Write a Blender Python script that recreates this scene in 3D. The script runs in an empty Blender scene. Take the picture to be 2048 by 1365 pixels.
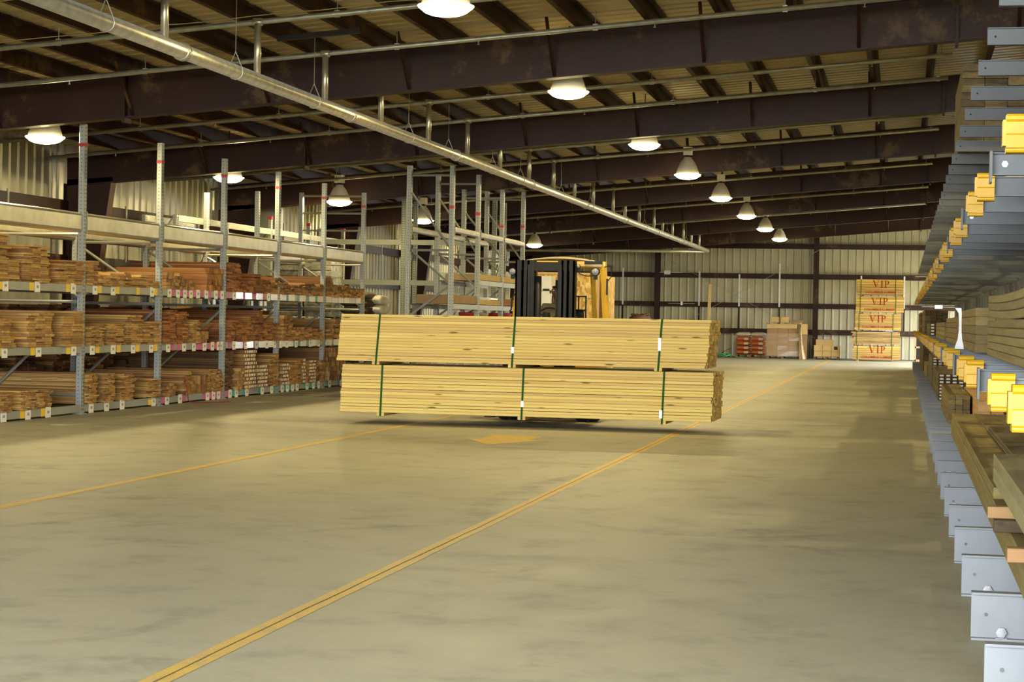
import bpy, bmesh, math, random
from mathutils import Vector, Matrix
random.seed(7)
PI = math.pi
C = bpy.context.scene.collection
scene = bpy.context.scene

# ------------------------------------------------------------------ camera, world, exposure
F_PX, YAW, PITCH, ROLL, CAM_H = 3799.92, 0.202799, -0.012042, 0.017804, 1.383
cam_d = bpy.data.cameras.new('camera')
cam_d.sensor_fit = 'HORIZONTAL'
cam_d.sensor_width = 36.0
cam_d.lens = F_PX / 2048 * 36.0
cam_d.clip_end = 300
cam = bpy.data.objects.new('camera', cam_d)
C.objects.link(cam)
fw = Vector((-math.sin(YAW)*math.cos(PITCH), math.cos(YAW)*math.cos(PITCH), math.sin(PITCH)))
r0 = Vector((math.cos(YAW), math.sin(YAW), 0))
u0 = r0.cross(fw)
rt = r0*math.cos(ROLL) + u0*math.sin(ROLL)
up = -r0*math.sin(ROLL) + u0*math.cos(ROLL)
cam.matrix_world = Matrix(((rt.x, up.x, -fw.x, 0), (rt.y, up.y, -fw.y, 0), (rt.z, up.z, -fw.z, CAM_H), (0, 0, 0, 1)))
scene.camera = cam

scene.view_settings.view_transform = 'Standard'
scene.view_settings.look = 'None'
scene.view_settings.gamma = 1.0
scene.view_settings.use_curve_mapping = False
scene.view_settings.exposure = 0.0
scene.cycles.use_denoising = True
scene.cycles.max_bounces = 8
scene.cycles.diffuse_bounces = 5
scene.cycles.glossy_bounces = 3
scene.cycles.sample_clamp_indirect = 8.0
scene.cycles.caustics_reflective = False
scene.cycles.caustics_refractive = False

SKY = 40.0
LAMP = 24.0       # glow of the lamp lenses
BULB = 600.0     # watts of each lamp's bulb
LAMP_COL = (1.0, 0.83, 0.40)
wd = bpy.data.worlds.new('sky')
scene.world = wd
wd.use_nodes = True
bg = wd.node_tree.nodes['Background']
bg.inputs[0].default_value = (0.86, 0.92, 0.98, 1)
bg.inputs[1].default_value = SKY

def portal(name, loc, rot, sx, sy):
    l = bpy.data.lights.new(name, 'AREA'); l.shape = 'RECTANGLE'; l.size = sx; l.size_y = sy
    l.cycles.is_portal = True
    o = bpy.data.objects.new(name, l); C.objects.link(o); o.location = loc; o.rotation_euler = rot
    return o
# daylight comes through the big side door at the far end and the open front behind the camera
portal('daylight_side_door', (3.8, 68.5, 1.25), (0, PI/2, 0), 2.5, 12.0)
portal('daylight_front_door', (-2.8, -3.95, 2.2), (PI/2, 0, 0), 13.4, 4.4)

# ------------------------------------------------------------------ helpers
class MB:
    def __init__(s): s.v = []; s.f = []; s.m = []; s.mi = 0
    def add(s, vs, fs):
        b = len(s.v); s.v += [tuple(p) for p in vs]
        for f in fs: s.f.append(tuple(b+i for i in f)); s.m.append(s.mi)
    def box(s, x0, x1, y0, y1, z0, z1):
        s.add([(x0,y0,z0),(x1,y0,z0),(x1,y1,z0),(x0,y1,z0),(x0,y0,z1),(x1,y0,z1),(x1,y1,z1),(x0,y1,z1)],
              [(0,3,2,1),(4,5,6,7),(0,1,5,4),(1,2,6,5),(2,3,7,6),(3,0,4,7)])
        return s
    def prism(s, poly, a0, a1, axis='y'):
        # poly in the two other axes (order: x->(y,z), y->(x,z), z->(x,y))
        n = len(poly)
        def P(p, a):
            return {'x': (a, p[0], p[1]), 'y': (p[0], a, p[1]), 'z': (p[0], p[1], a)}[axis]
        vs = [P(p, a0) for p in poly] + [P(p, a1) for p in poly]
        fs = [tuple(range(n)), tuple(range(2*n-1, n-1, -1))]
        fs += [(i, (i+1) % n + 0, (i+1) % n + n, i+n)[::-1] for i in range(n)]
        s.add(vs, fs); return s
    def ebox(s, x0, x1, y0, y1, z0, z1, axis='x', e=.004):
        # board with eased long edges
        if axis == 'x': a, b = (y0, y1), (z0, z1); l0, l1 = x0, x1
        elif axis == 'y': a, b = (x0, x1), (z0, z1); l0, l1 = y0, y1
        else: a, b = (x0, x1), (y0, y1); l0, l1 = z0, z1
        e = min(e, (a[1]-a[0])*.3, (b[1]-b[0])*.3)
        poly = [(a[0]+e,b[0]),(a[1]-e,b[0]),(a[1],b[0]+e),(a[1],b[1]-e),(a[1]-e,b[1]),(a[0]+e,b[1]),(a[0],b[1]-e),(a[0],b[0]+e)]
        return s.prism(poly, l0, l1, axis)
    def tube(s, pts, r, n=8, cap=True):
        pts = [Vector(p) for p in pts]; rs = r if isinstance(r, (list, tuple)) else [r]*len(pts)
        vs = []; prev = None
        for i, p in enumerate(pts):
            d = (pts[min(i+1, len(pts)-1)] - pts[max(i-1, 0)]).normalized()
            if prev is None:
                a = Vector((0,0,1)) if abs(d.z) < .9 else Vector((1,0,0))
            else: a = prev
            x = (a - d*a.dot(d)).normalized(); y = d.cross(x); prev = x
            for k in range(n):
                t = 2*PI*k/n
                vs.append(p + (x*math.cos(t) + y*math.sin(t))*rs[i])
        fs = []
        for i in range(len(pts)-1):
            for k in range(n):
                fs.append((i*n+k, i*n+(k+1) % n, (i+1)*n+(k+1) % n, (i+1)*n+k))
        if cap: fs += [tuple(range(n-1, -1, -1)), tuple((len(pts)-1)*n+k for k in range(n))]
        s.add(vs, fs); return s
    def lathe(s, prof, n=20, o=(0,0,0), axis='z', cap=False):
        vs = []
        for (r, h) in prof:
            for k in range(n):
                t = 2*PI*k/n; a, b = r*math.cos(t), r*math.sin(t)
                p = {'z': (a, b, h), 'y': (a, h, -b), 'x': (h, a, b)}[axis]
                vs.append((p[0]+o[0], p[1]+o[1], p[2]+o[2]))
        fs = []
        for i in range(len(prof)-1):
            for k in range(n):
                fs.append((i*n+k, i*n+(k+1) % n, (i+1)*n+(k+1) % n, (i+1)*n+k))
        if cap: fs += [tuple(range(n-1, -1, -1)), tuple((len(prof)-1)*n+k for k in range(n))]
        s.add(vs, fs); return s
    def mesh(s, name, mats, smooth=False):
        me = bpy.data.meshes.new(name); me.from_pydata(s.v, [], s.f)
        for m in (mats if isinstance(mats, (list, tuple)) else [mats]): me.materials.append(m)
        for p, i in zip(me.polygons, s.m): p.material_index = i; p.use_smooth = smooth
        me.update(); return me
    def build(s, name, mats, parent=None, smooth=False):
        o = bpy.data.objects.new(name, s.mesh(name, mats, smooth)); C.objects.link(o)
        if parent: o.parent = parent
        return o

def thing(name, label, cat, loc=(0,0,0), rz=0, group=None):
    o = bpy.data.objects.new(name, None); C.objects.link(o); o.empty_display_size = .1
    o.location = loc; o.rotation_euler = (0,0,rz)
    return tag(o, label, cat, group)
def tag(o, label, cat, group=None):
    o['label'] = label; o['category'] = cat; o['kind'] = 'thing'
    if group: o['group'] = group
    return o
def struct(o):
    o['kind'] = 'structure'; return o
def inst(name, me, parent=None, loc=(0,0,0), rot=(0,0,0)):
    o = bpy.data.objects.new(name, me); C.objects.link(o); o.location = loc; o.rotation_euler = rot
    if parent: o.parent = parent
    return o
def copy_tree(root, loc, rz=0, label=None, group=None):
    r = root.copy(); C.objects.link(r); r.location = loc; r.rotation_euler = (0,0,rz)
    if label: r['label'] = label
    if group: r['group'] = group
    for ch in list(root.children):
        c = ch.copy(); C.objects.link(c); c.parent = r
        for g in list(ch.children):
            d = g.copy(); C.objects.link(d); d.parent = c
    return r
ORD = ['first','second','third','fourth','fifth','sixth','seventh','eighth','ninth','tenth','eleventh','twelfth','thirteenth','fourteenth','fifteenth','sixteenth','seventeenth','eighteenth','nineteenth','twentieth']
TENS = {20:'twenty',30:'thirty',40:'forty',50:'fifty'}
def ordn(i):
    if i < 20: return ORD[i]
    t, u = divmod(i+1, 10)
    if u == 0: return {2:'twentieth',3:'thirtieth',4:'fortieth',5:'fiftieth'}[t]
    return TENS[t*10] + '-' + ORD[u-1]

# ------------------------------------------------------------------ materials
def mat(name): 
    m = bpy.data.materials.new(name); m.use_nodes = True
    return m, m.node_tree.nodes, m.node_tree.links, m.node_tree.nodes['Principled BSDF']
def ramp(n, stops):
    r = n.new('ShaderNodeValToRGB'); e = r.color_ramp.elements
    while len(e) < len(stops): e.new(.5)
    for i, (p, c) in enumerate(stops): e[i].position = p; e[i].color = (*c, 1)
    return r
def coords(n, l, scale, rnd=True):
    tc = n.new('ShaderNodeTexCoord'); mp = n.new('ShaderNodeMapping'); mp.inputs['Scale'].default_value = scale
    if rnd:
        oi = n.new('ShaderNodeObjectInfo'); ge = n.new('ShaderNodeNewGeometry')
        ad = n.new('ShaderNodeMath'); ad.operation = 'ADD'
        l.new(oi.outputs['Random'], ad.inputs[0]); l.new(ge.outputs['Random Per Island'], ad.inputs[1])
        mu = n.new('ShaderNodeMath'); mu.operation = 'MULTIPLY'; mu.inputs[1].default_value = 37.0
        l.new(ad.outputs[0], mu.inputs[0])
        va = n.new('ShaderNodeVectorMath'); va.operation = 'ADD'
        l.new(tc.outputs['Object'], va.inputs[0]); l.new(mu.outputs[0], va.inputs[1])
        l.new(va.outputs[0], mp.inputs['Vector'])
        fr = n.new('ShaderNodeMath'); fr.operation = 'FRACT'; l.new(ad.outputs[0], fr.inputs[0])
        return mp.outputs[0], fr.outputs[0]
    l.new(tc.outputs['Object'], mp.inputs['Vector'])
    return mp.outputs[0], None
def noise(n, l, vec, scale=1, detail=3, rough=.5):
    t = n.new('ShaderNodeTexNoise'); t.inputs['Scale'].default_value = scale; t.inputs['Detail'].default_value = detail
    t.inputs['Roughness'].default_value = rough
    l.new(vec, t.inputs['Vector']); return t.outputs['Fac']
def mix(n, l, fac, a, b, blend='MIX'):
    m = n.new('ShaderNodeMix'); m.data_type = 'RGBA'; m.blend_type = blend
    for s, v in ((m.inputs[6], a), (m.inputs[7], b)):
        if isinstance(v, tuple): s.default_value = (*v, 1)
        else: l.new(v, s)
    if isinstance(fac, (int, float)): m.inputs[0].default_value = fac
    else: l.new(fac, m.inputs[0])
    return m.outputs[2]
def mrange(n, l, v, a, b, c=0, d=1):
    m = n.new('ShaderNodeMapRange'); l.new(v, m.inputs[0])
    for i, x in enumerate((a, b, c, d)): m.inputs[i+1].default_value = x
    return m.outputs[0]

def M_plain(name, col, rough=.5, metal=0, var=.12, scale=6, spec=.5):
    m, n, l, b = mat(name)
    v, r = coords(n, l, (1,1,1))
    f = noise(n, l, v, scale, 4, .6)
    dk = tuple(c*(1-var*2) for c in col); lt = tuple(min(1, c*(1+var)) for c in col)
    l.new(ramp_out(n, l, f, [(.3, dk), (.7, lt)]), b.inputs['Base Color'])
    b.inputs['Roughness'].default_value = rough; b.inputs['Metallic'].default_value = metal
    b.inputs['Specular IOR Level'].default_value = spec
    return m
def ramp_out(n, l, f, stops):
    r = ramp(n, stops); l.new(f, r.inputs[0]); return r.outputs[0]

def M_wood(name, light, dark, axis='x', var=.35, knots=True, rough=.75):
    m, n, l, b = mat(name)
    s = {'x': (1.2, 14, 26), 'y': (14, 1.2, 26), 'z': (14, 14, 1.2)}[axis]
    v, rnd = coords(n, l, s)
    f = noise(n, l, v, 1.0, 5, .6)
    c = ramp_out(n, l, f, [(.3, dark), (.62, light)])
    hv = n.new('ShaderNodeHueSaturation'); l.new(c, hv.inputs['Color'])
    l.new(mrange(n, l, rnd, 0, 1, 1-var, 1+var*.45), hv.inputs['Value'])
    l.new(mrange(n, l, rnd, 0, 1, .487, .508), hv.inputs['Hue'])
    c = hv.outputs[0]
    if knots:
        s2 = {'x': (2.0, 8, 11), 'y': (8, 2.0, 11), 'z': (8, 8, 2.0)}[axis]
        v2, _ = coords(n, l, s2)
        vo = n.new('ShaderNodeTexVoronoi'); vo.inputs['Scale'].default_value = 1.0; l.new(v2, vo.inputs['Vector'])
        k = mrange(n, l, vo.outputs['Distance'], .07, .15, .9, 0)
        c = mix(n, l, k, c, tuple(x*.22 for x in dark))
    l.new(c, b.inputs['Base Color']); b.inputs['Roughness'].default_value = rough
    b.inputs['Specular IOR Level'].default_value = .25
    bp = n.new('ShaderNodeBump'); bp.inputs['Strength'].default_value = .15; bp.inputs['Distance'].default_value = .002
    l.new(f, bp.inputs['Height']); l.new(bp.outputs[0], b.inputs['Normal'])
    return m

def M_emit(name, col, strength):
    m, n, l, b = mat(name)
    b.inputs['Base Color'].default_value = (.9,.9,.9,1)
    b.inputs['Emission Color'].default_value = (*col, 1); b.inputs['Emission Strength'].default_value = strength
    return m

def M_floor():
    m, n, l, b = mat('polished_concrete')
    v, _ = coords(n, l, (1,1,1), False)
    a = noise(n, l, v, .35, 6, .62)
    c1 = ramp_out(n, l, a, [(.32, (.315,.290,.205)), (.68, (.375,.350,.250))])
    s = noise(n, l, v, 2.1, 7, .63)
    c2 = mix(n, l, mrange(n, l, s, .53, .69, 0, .42), c1, (.195,.182,.145))
    g = noise(n, l, v, .55, 3, .5)
    p = noise(n, l, v, 3.2, 5, .6)
    k = n.new('ShaderNodeMath'); k.operation = 'MULTIPLY'; l.new(g, k.inputs[0]); l.new(p, k.inputs[1])
    c3 = mix(n, l, mrange(n, l, k.outputs[0], .31, .41, 0, .42), c2, (.15,.14,.10))
    # old tyre marks: broken arcs of rubber with their own place on the slab
    tot = None
    for (cx, cy, r, w, y0, y1) in ((5.5, 14.44, 8.52, .10, 11.8, 17.0), (-4.0, 7.95, .82, .06, 6.9, 8.4), (-1.2, 13.3, 1.05, .05, 11.9, 13.0), (-2.04, 10.55, 1.93, .06, 11.2, 12.6), (-9.0, 13.0, 3.9, .07, 9.5, 12.5)):
        d = n.new('ShaderNodeVectorMath'); d.operation = 'DISTANCE'; d.inputs[1].default_value = (cx, cy, 0); l.new(v, d.inputs[0])
        sb = n.new('ShaderNodeMath'); sb.operation = 'SUBTRACT'; sb.inputs[1].default_value = r; l.new(d.outputs['Value'], sb.inputs[0])
        ab = n.new('ShaderNodeMath'); ab.operation = 'ABSOLUTE'; l.new(sb.outputs[0], ab.inputs[0])
        arc = mrange(n, l, ab.outputs[0], w*.5, w*1.3, 1, 0)
        sx = n.new('ShaderNodeSeparateXYZ'); l.new(v, sx.inputs[0])
        ya = mrange(n, l, sx.outputs[1], y0, y0+.6, 0, 1); yb = mrange(n, l, sx.outputs[1], y1-.6, y1, 1, 0)
        m1 = n.new('ShaderNodeMath'); m1.operation = 'MULTIPLY'; l.new(arc, m1.inputs[0]); l.new(ya, m1.inputs[1])
        m2 = n.new('ShaderNodeMath'); m2.operation = 'MULTIPLY'; l.new(m1.outputs[0], m2.inputs[0]); l.new(yb, m2.inputs[1])
        if tot is None: tot = m2.outputs[0]
        else:
            mx = n.new('ShaderNodeMath'); mx.operation = 'MAXIMUM'; l.new(tot, mx.inputs[0]); l.new(m2.outputs[0], mx.inputs[1]); tot = mx.outputs[0]
    m3 = n.new('ShaderNodeMath'); m3.operation = 'MULTIPLY'; l.new(tot, m3.inputs[0]); l.new(mrange(n, l, p, .35, .65, .05, .55), m3.inputs[1])
    c3 = mix(n, l, m3.outputs[0], c3, (.13,.12,.09))
    d = noise(n, l, v, 14, 6, .7)
    c4 = mix(n, l, mrange(n, l, d, .35, .7, 0, .2), c3, (.45,.43,.33))
    l.new(c4, b.inputs['Base Color'])
    l.new(mrange(n, l, s, .3, .8, .52, .68), b.inputs['Roughness'])
    b.inputs['Specular IOR Level'].default_value = .2
    bp = n.new('ShaderNodeBump'); bp.inputs['Strength'].default_value = .06; bp.inputs['Distance'].default_value = .003
    l.new(d, bp.inputs['Height']); l.new(bp.outputs[0], b.inputs['Normal'])
    return m

def M_worn_paint(name, col, under, amt=.5):
    m, n, l, b = mat(name)
    v, _ = coords(n, l, (1,1,1), False)
    f = noise(n, l, v, 5, 8, .72)
    g = noise(n, l, v, 45, 4, .7)
    k = n.new('ShaderNodeMath'); k.operation = 'MULTIPLY'; l.new(f, k.inputs[0]); l.new(g, k.inputs[1])
    l.new(mix(n, l, mrange(n, l, k.outputs[0], .24, .34, 0, amt), col, under), b.inputs['Base Color'])
    b.inputs['Roughness'].default_value = .6
    return m

def M_steel_primer():
    m, n, l, b = mat('red_oxide_steel')
    v, _ = coords(n, l, (1,1,1), True)
    f = noise(n, l, v, 1.3, 5, .6)
    c = ramp_out(n, l, f, [(.35, (.020,.0064,.0038)), (.65, (.033,.0108,.006))])
    g = noise(n, l, v, 2.6, 6, .7); h = noise(n, l, v, .7, 2, .5)
    k = n.new('ShaderNodeMath'); k.operation = 'MULTIPLY'; l.new(g, k.inputs[0]); l.new(h, k.inputs[1])
    c2 = mix(n, l, mrange(n, l, k.outputs[0], .315, .39, 0, .75), c, (.105,.062,.025))
    l.new(c2, b.inputs['Base Color']); b.inputs['Roughness'].default_value = .55; b.inputs['Specular IOR Level'].default_value = .25
    return m

def M_osb():
    m, n, l, b = mat('osb_board')
    v, _ = coords(n, l, (22, 22, 9), False)
    vo = n.new('ShaderNodeTexVoronoi'); vo.inputs['Scale'].default_value = 1.0; l.new(v, vo.inputs['Vector'])
    f = noise(n, l, v, .5, 4, .6)
    c = ramp_out(n, l, vo.outputs['Color'], [(.15, (.48,.26,.05)), (.5, (.84,.54,.13)), (.9, (.95,.72,.28))])
    l.new(mix(n, l, mrange(n, l, f, .4, .7, 0, .5), c, (.5,.3,.08)), b.inputs['Base Color']); b.inputs['Roughness'].default_value = .7
    return m

GREEN_GREY = (.265,.265,.215)
m_floor = M_floor()
m_line = M_worn_paint('yellow_floor_paint', (.60,.385,.07), (.33,.28,.18), .75)
m_joint = M_plain('dark_joint', (.12,.085,.035), .9)
m_wall = M_plain('cream_wall_sheet', (.42,.375,.235), .45, .0, .06, 1.2, .5)
m_wall_l = M_plain('galvanised_liner_sheet', (.46,.43,.32), .32, .35, .10, 1.5, .6)
m_roof = M_plain('cream_roof_sheet', (.46,.385,.22), .38, .0, .08, 1.0, .5)
m_primer = M_steel_primer()
m_galv = M_plain('galvanised_pipe', (.46,.43,.33), .34, .75, .12, 9)
m_dkpipe = M_plain('dull_galvanised_pipe', (.36,.36,.31), .45, .6, .12, 9)
m_refl = M_plain('spun_reflector', (.62,.58,.50), .4, .1, .05, 5)
m_white = M_plain('white_enamel', (.74,.73,.70), .4, 0, .04, 4)
m_lens = M_emit('lamp_lens', LAMP_COL, LAMP)
_n, _l = m_lens.node_tree.nodes, m_lens.node_tree.links
_mx = _n.new('ShaderNodeMixShader'); _tr = _n.new('ShaderNodeBsdfTransparent'); _mx.inputs[0].default_value = .35
_l.new(_tr.outputs[0], _mx.inputs[1]); _l.new(_n['Principled BSDF'].outputs[0], _mx.inputs[2]); _l.new(_mx.outputs[0], _n['Material Output'].inputs[0])
m_rack = M_plain('grey_rack_paint', GREEN_GREY, .42, .15, .06, 5)
m_rackd = M_plain('dull_green_rack_paint', (.15,.155,.115), .5, 0, .06, 5)
m_post = M_plain('blue_grey_post_paint', (.29,.305,.285), .42, .2, .06, 5)
m_bright = M_plain('zinc_sheet', (.37,.345,.26), .3, .55, .10, 5)
m_grey = M_plain('shaded_hole', (.12,.12,.12), .8)
m_hole = M_plain('dark_hole', (.012,.012,.012), .9)
m_red = M_plain('red_tape', (.42,.02,.03), .5)
m_label = M_plain('paper_label', (.72,.68,.60), .6, 0, .05, 20)
m_print = M_plain('grey_print', (.30,.28,.26), .7)
m_sleeve = M_plain('clear_label_sleeve', (.70,.70,.72), .14, 0, .06, 12, .9)
m_ytag = M_plain('yellow_tag', (.72,.46,.02), .5, 0, .04)
m_ptag = M_plain('pink_tag', (.50,.08,.22), .5, 0, .04)
m_ttag = M_plain('teal_tag', (.05,.30,.24), .5, 0, .04)
m_cant_lit = M_plain('rack_paint_lit', (.215,.225,.235), .6, 0, .03, 4, .25)  # lighter copy of the rack paint: stronger light on base arms put into the colour
m_cant = M_plain('pale_blue_grey_paint', (.12,.128,.137), .6, 0, .04, 4, .25)  # darker copy for columns and upper arms, their weaker light put into the colour
m_cap = M_plain('yellow_end_cap', (.44,.245,.004), .42, 0, .04, 8, .3)
m_bolt = M_plain('zinc_bolt', (.33,.33,.34), .35, .5, .05)
m_pine = M_wood('pine_boards', (.43,.255,.085), (.29,.15,.043), 'x', .45, False)
m_brown = M_wood('brown_boards', (.40,.22,.075), (.25,.12,.035), 'x', .5, False)
m_red_w = M_wood('reddish_boards', (.34,.145,.045), (.19,.07,.02), 'x', .5, False)
m_darkw = M_wood('dark_boards', (.16,.085,.035), (.08,.04,.016), 'x', .4, False)
m_load = M_wood('fresh_yellow_pine', (.67,.49,.165), (.60,.41,.115), 'x', .16, True)
m_loadend = M_wood('yellow_pine_ends', (.74,.53,.17), (.58,.38,.10), 'x', .35, True)
m_treat = M_wood('treated_timber', (.215,.16,.058), (.145,.10,.033), 'y', .3, False)
m_treat_l = M_wood('pale_treated_timber', (.34,.30,.15), (.26,.22,.10), 'y', .15, False)
m_treat_d = M_wood('dark_treated_timber', (.11,.08,.035), (.06,.042,.018), 'y', .35, False)
m_tan = M_wood('tan_planks', (.55,.35,.15), (.42,.25,.09), 'y', .2, False)
m_stick = M_wood('sticker_wood', (.40,.235,.11), (.30,.165,.065), 'x', .2, False)
m_vip = M_wood('packed_boards', (.43,.275,.075), (.31,.185,.042), 'x', .3, False)
m_vipd = M_wood('rough_packed_boards', (.36,.24,.09), (.23,.14,.05), 'x', .4, False)
m_ink = M_plain('red_ink', (.22,.022,.008), .9, 0, .1, 6, .1)
m_green = M_plain('green_strap', (.018,.075,.014), .75, 0, .1, 6, .1)
m_wtag = M_plain('white_seal_tag', (.85,.88,.9), .35)
m_black = M_plain('black_paint', (.012,.011,.010), .55, 0, .1, 6, .25)
m_mast = M_plain('mast_steel', (.016,.0145,.013), .6, 0, .15, 6, .2)
m_fyel = M_plain('forklift_yellow', (.62,.36,.03), .32, 0, .06, 3)
m_tyre = M_plain('tyre_rubber', (.02,.02,.02), .85)
m_dome = M_plain('beige_roof_dome', (.46,.34,.20), .45)
m_glass = M_plain('lamp_glass', (.28,.28,.29), .3)
m_skin = M_plain('skin', (.13,.06,.035), .5)
m_shirt = M_plain('khaki_shirt', (.22,.18,.10), .85, 0, .1, 15)
m_pants = M_plain('dark_trousers', (.05,.05,.07), .85)
m_hair = M_plain('black_hair', (.012,.01,.01), .7)
m_osb = M_osb()
m_stud = M_wood('stud_timber', (.78,.56,.25), (.65,.43,.15), 'z', .15, False)
m_card = M_plain('brown_cardboard', (.215,.125,.05), .8, 0, .08, 3)
m_cardl = M_plain('tan_cardboard', (.40,.265,.095), .8, 0, .08, 3)
m_orange = M_plain('orange_bag', (.70,.20,.05), .45, 0, .1, 6)
m_wbag = M_plain('white_bag_print', (.78,.74,.66), .5)
m_film = M_plain('stretch_film', (.48,.33,.18), .15, 0, .25, 7, .9)
m_filmw = M_plain('white_film', (.66,.62,.55), .2, 0, .15, 7, .8)
m_silver = M_plain('silver_wrap', (.52,.49,.38), .25, .45, .3, 9)
m_hose = M_plain('green_hose', (.06,.25,.07), .3)
m_yelpan = M_plain('pale_yellow_board', (.75,.60,.25), .6, 0, .05, 3)
m_pbag = M_plain('brown_paper_bag', (.075,.05,.022), .8, 0, .15, 5)
m_strapw = M_plain('white_strap', (.80,.78,.76), .4)
m_rope = M_plain('brown_rope', (.24,.12,.07), .9)
m_psack = M_plain('pale_sack_paper', (.40,.36,.28), .8, 0, .12, 5)
m_door = M_plain('pale_green_door', (.55,.58,.47), .5, 0, .04)
m_endw = M_plain('white_painted_end', (.78,.72,.60), .6)
m_cord = M_plain('dark_red_cord', (.22,.02,.03), .6)

# ------------------------------------------------------------------ building shell
XL_, XR_, YF_, YB_ = -14.5, 3.9, -4.0, 76.6
def roofz(x): return 5.56 + .0833*(x-.62)       # underside of roof sheets
def purlz(x): return 5.35 + .0833*(x-.62)       # underside of purlins
def raftz(x): return 4.785 + .0833*(x-.62)      # underside of rafters
SL = .0833

o = MB().box(XL_-.3, XR_+34, YF_-44, YB_+.3, -.2, 0).build('floor', m_floor); struct(o)

def ribbed(a0, a1, pitch=.305, h=.03, w=.05, t=.03):
    p = [(a0, 0)]; a = a0
    while a + pitch < a1:
        c = a + pitch*.5
        p += [(c-w/2-t, 0), (c-w/2, h), (c+w/2, h), (c+w/2+t, 0)]
        a += pitch
    p.append((a1, 0)); return p

# ceiling: ribbed roof sheets, ribs running up the slope
mb = MB(); pr = ribbed(YF_, YB_, .305, .035)
vs = []
for (y, h) in pr:
    for x in (XL_-.1, XR_+.2): vs.append((x, y, roofz(x)+h))
for (y, h) in (pr[0], pr[-1]):
    for x in (XL_-.1, XR_+.2): vs.append((x, y, roofz(x)+.2))
n = len(pr); fs = [(2*i, 2*i+2, 2*i+3, 2*i+1) for i in range(n-1)] + [(2*n, 2*n+1, 2*n+3, 2*n+2)]
fs += [(2*k, 2*k+1, 2*n+(0 if k == 0 else 2)+1, 2*n+(0 if k == 0 else 2)) for k in (0, n-1)]
mb.add(vs, fs); struct(mb.build('ceiling', m_roof))

def wall_panel(name, prof, place, z0, ztop, material):
    mb = MB(); vs = []
    for (a, h) in prof:
        x, y = place(a, h)
        vs += [(x, y, z0), (x, y, ztop(x))]
    n = len(prof)
    mb.add(vs, [(2*i, 2*i+2, 2*i+3, 2*i+1) for i in range(n-1)])
    o = mb.build(name, material); struct(o); return o
wl = wall_panel('wall_left', ribbed(YF_, YB_, .305, .028, .05), lambda a, h: (XL_+h, a), 0, lambda x: roofz(XL_)+.03, m_wall_l)
wb = wall_panel('wall_back', ribbed(XL_, XR_, .305, .03, .04), lambda a, h: (a, YB_-h), 0, roofz, m_wall)
# right wall with the tall daylight door between y 62.5 and 74.5
mb = MB()
for (y0, y1, z0, z1) in ((YF_, 62.5, 0, 5.95), (74.5, YB_, 0, 5.95), (62.5, 74.5, 2.5, 5.95)):
    mb.box(XR_, XR_+.12, y0, y1, z0, z1)
struct(mb.build('wall_right', m_wall))
# front wall behind the camera with a wide open doorway
mb = MB()
for (x0, x1, z0, z1) in ((XL_, -9.5, 0, 5.8), (-9.5, XR_, 4.4, 5.8)):
    mb.box(x0, x1, YF_-.12, YF_, z0, z1)
struct(mb.build('wall_front', m_wall))

# girts and columns of the back wall, girts of the left wall (parts of their walls)
GZ = (1.04, 2.07, 3.24, 4.44)
colx = (-9.75, -3.42, 2.6)
for z in GZ:
    if z > 4.3: mb = MB().prism([(YB_-.24, z-.1), (YB_-.04, z-.1), (YB_-.04, z+.1), (YB_-.24, z+.1)], -9.7, XR_, 'x')
    else:
        mb = MB()
        xs = [XL_+.05, colx[0]-.11, colx[0]+.11, colx[1]-.11, colx[1]+.11, XR_-.02]
        for a, b in zip(xs[::2], xs[1::2]):
            mb.box(a, b, YB_-.24, YB_-.225, z-.1, z+.1); mb.box(a, b, YB_-.225, YB_-.04, z+.085, z+.1); mb.box(a, b, YB_-.225, YB_-.04, z-.1, z-.085)
    mb.build('girt', m_primer, wb)
for x in colx:
    mb = MB().box(x-.1, x+.1, YB_-.36, YB_-.345, 0, roofz(x)-.25).box(x-.1, x+.1, YB_-.06, YB_-.045, 0, roofz(x)-.25).box(x-.006, x+.006, YB_-.345, YB_-.06, 0, roofz(x)-.25)
    mb.build('column', m_primer, wb)
for x, zt in ((-11.15, 3.5), (-8.05, 3.4), (-6.45, 3.3), (-4.85, 3.75), (-1.65, 3.3), (.02, 3.3)):
    MB().box(x-.03, x+.03, YB_-.285, YB_-.24, 2.02, zt).build('sag_strut', m_white, wb)
    MB().box(x-.035, x+.035, YB_-.285, YB_-.24, 1.1, 2.0).build('sag_strut', m_primer, wb)
for a, b in (((-3.3, 4.3), (-9.6, .8)), ((-9.6, 4.0), (-3.4, .8))):
    MB().tube([(a[0], YB_-.42, a[1]), (b[0], YB_-.42, b[1])], .009, 5).build('brace_rod', m_dkpipe, wb)
MB().box(XL_, XR_, YB_-.3, YB_-.04, 0, .01).build('base_angle', m_primer, wb)
for z in (1.2, 2.25, 3.2):
    MB().box(XL_+.04, XL_+.2, YF_, YB_-.3, z+.085, z+.1).box(XL_+.19, XL_+.205, YF_, YB_-.3, z-.1, z+.1).build('girt', m_primer, wl)
for y in (26.0, 28.6, 33.4, 36.0, 41.0, 43.6, 48.6, 51.2):
    MB().box(XL_+.2, XL_+.23, y-.02, y+.02, 2.3, 3.35).build('sag_strut', m_bright, wl)

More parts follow.
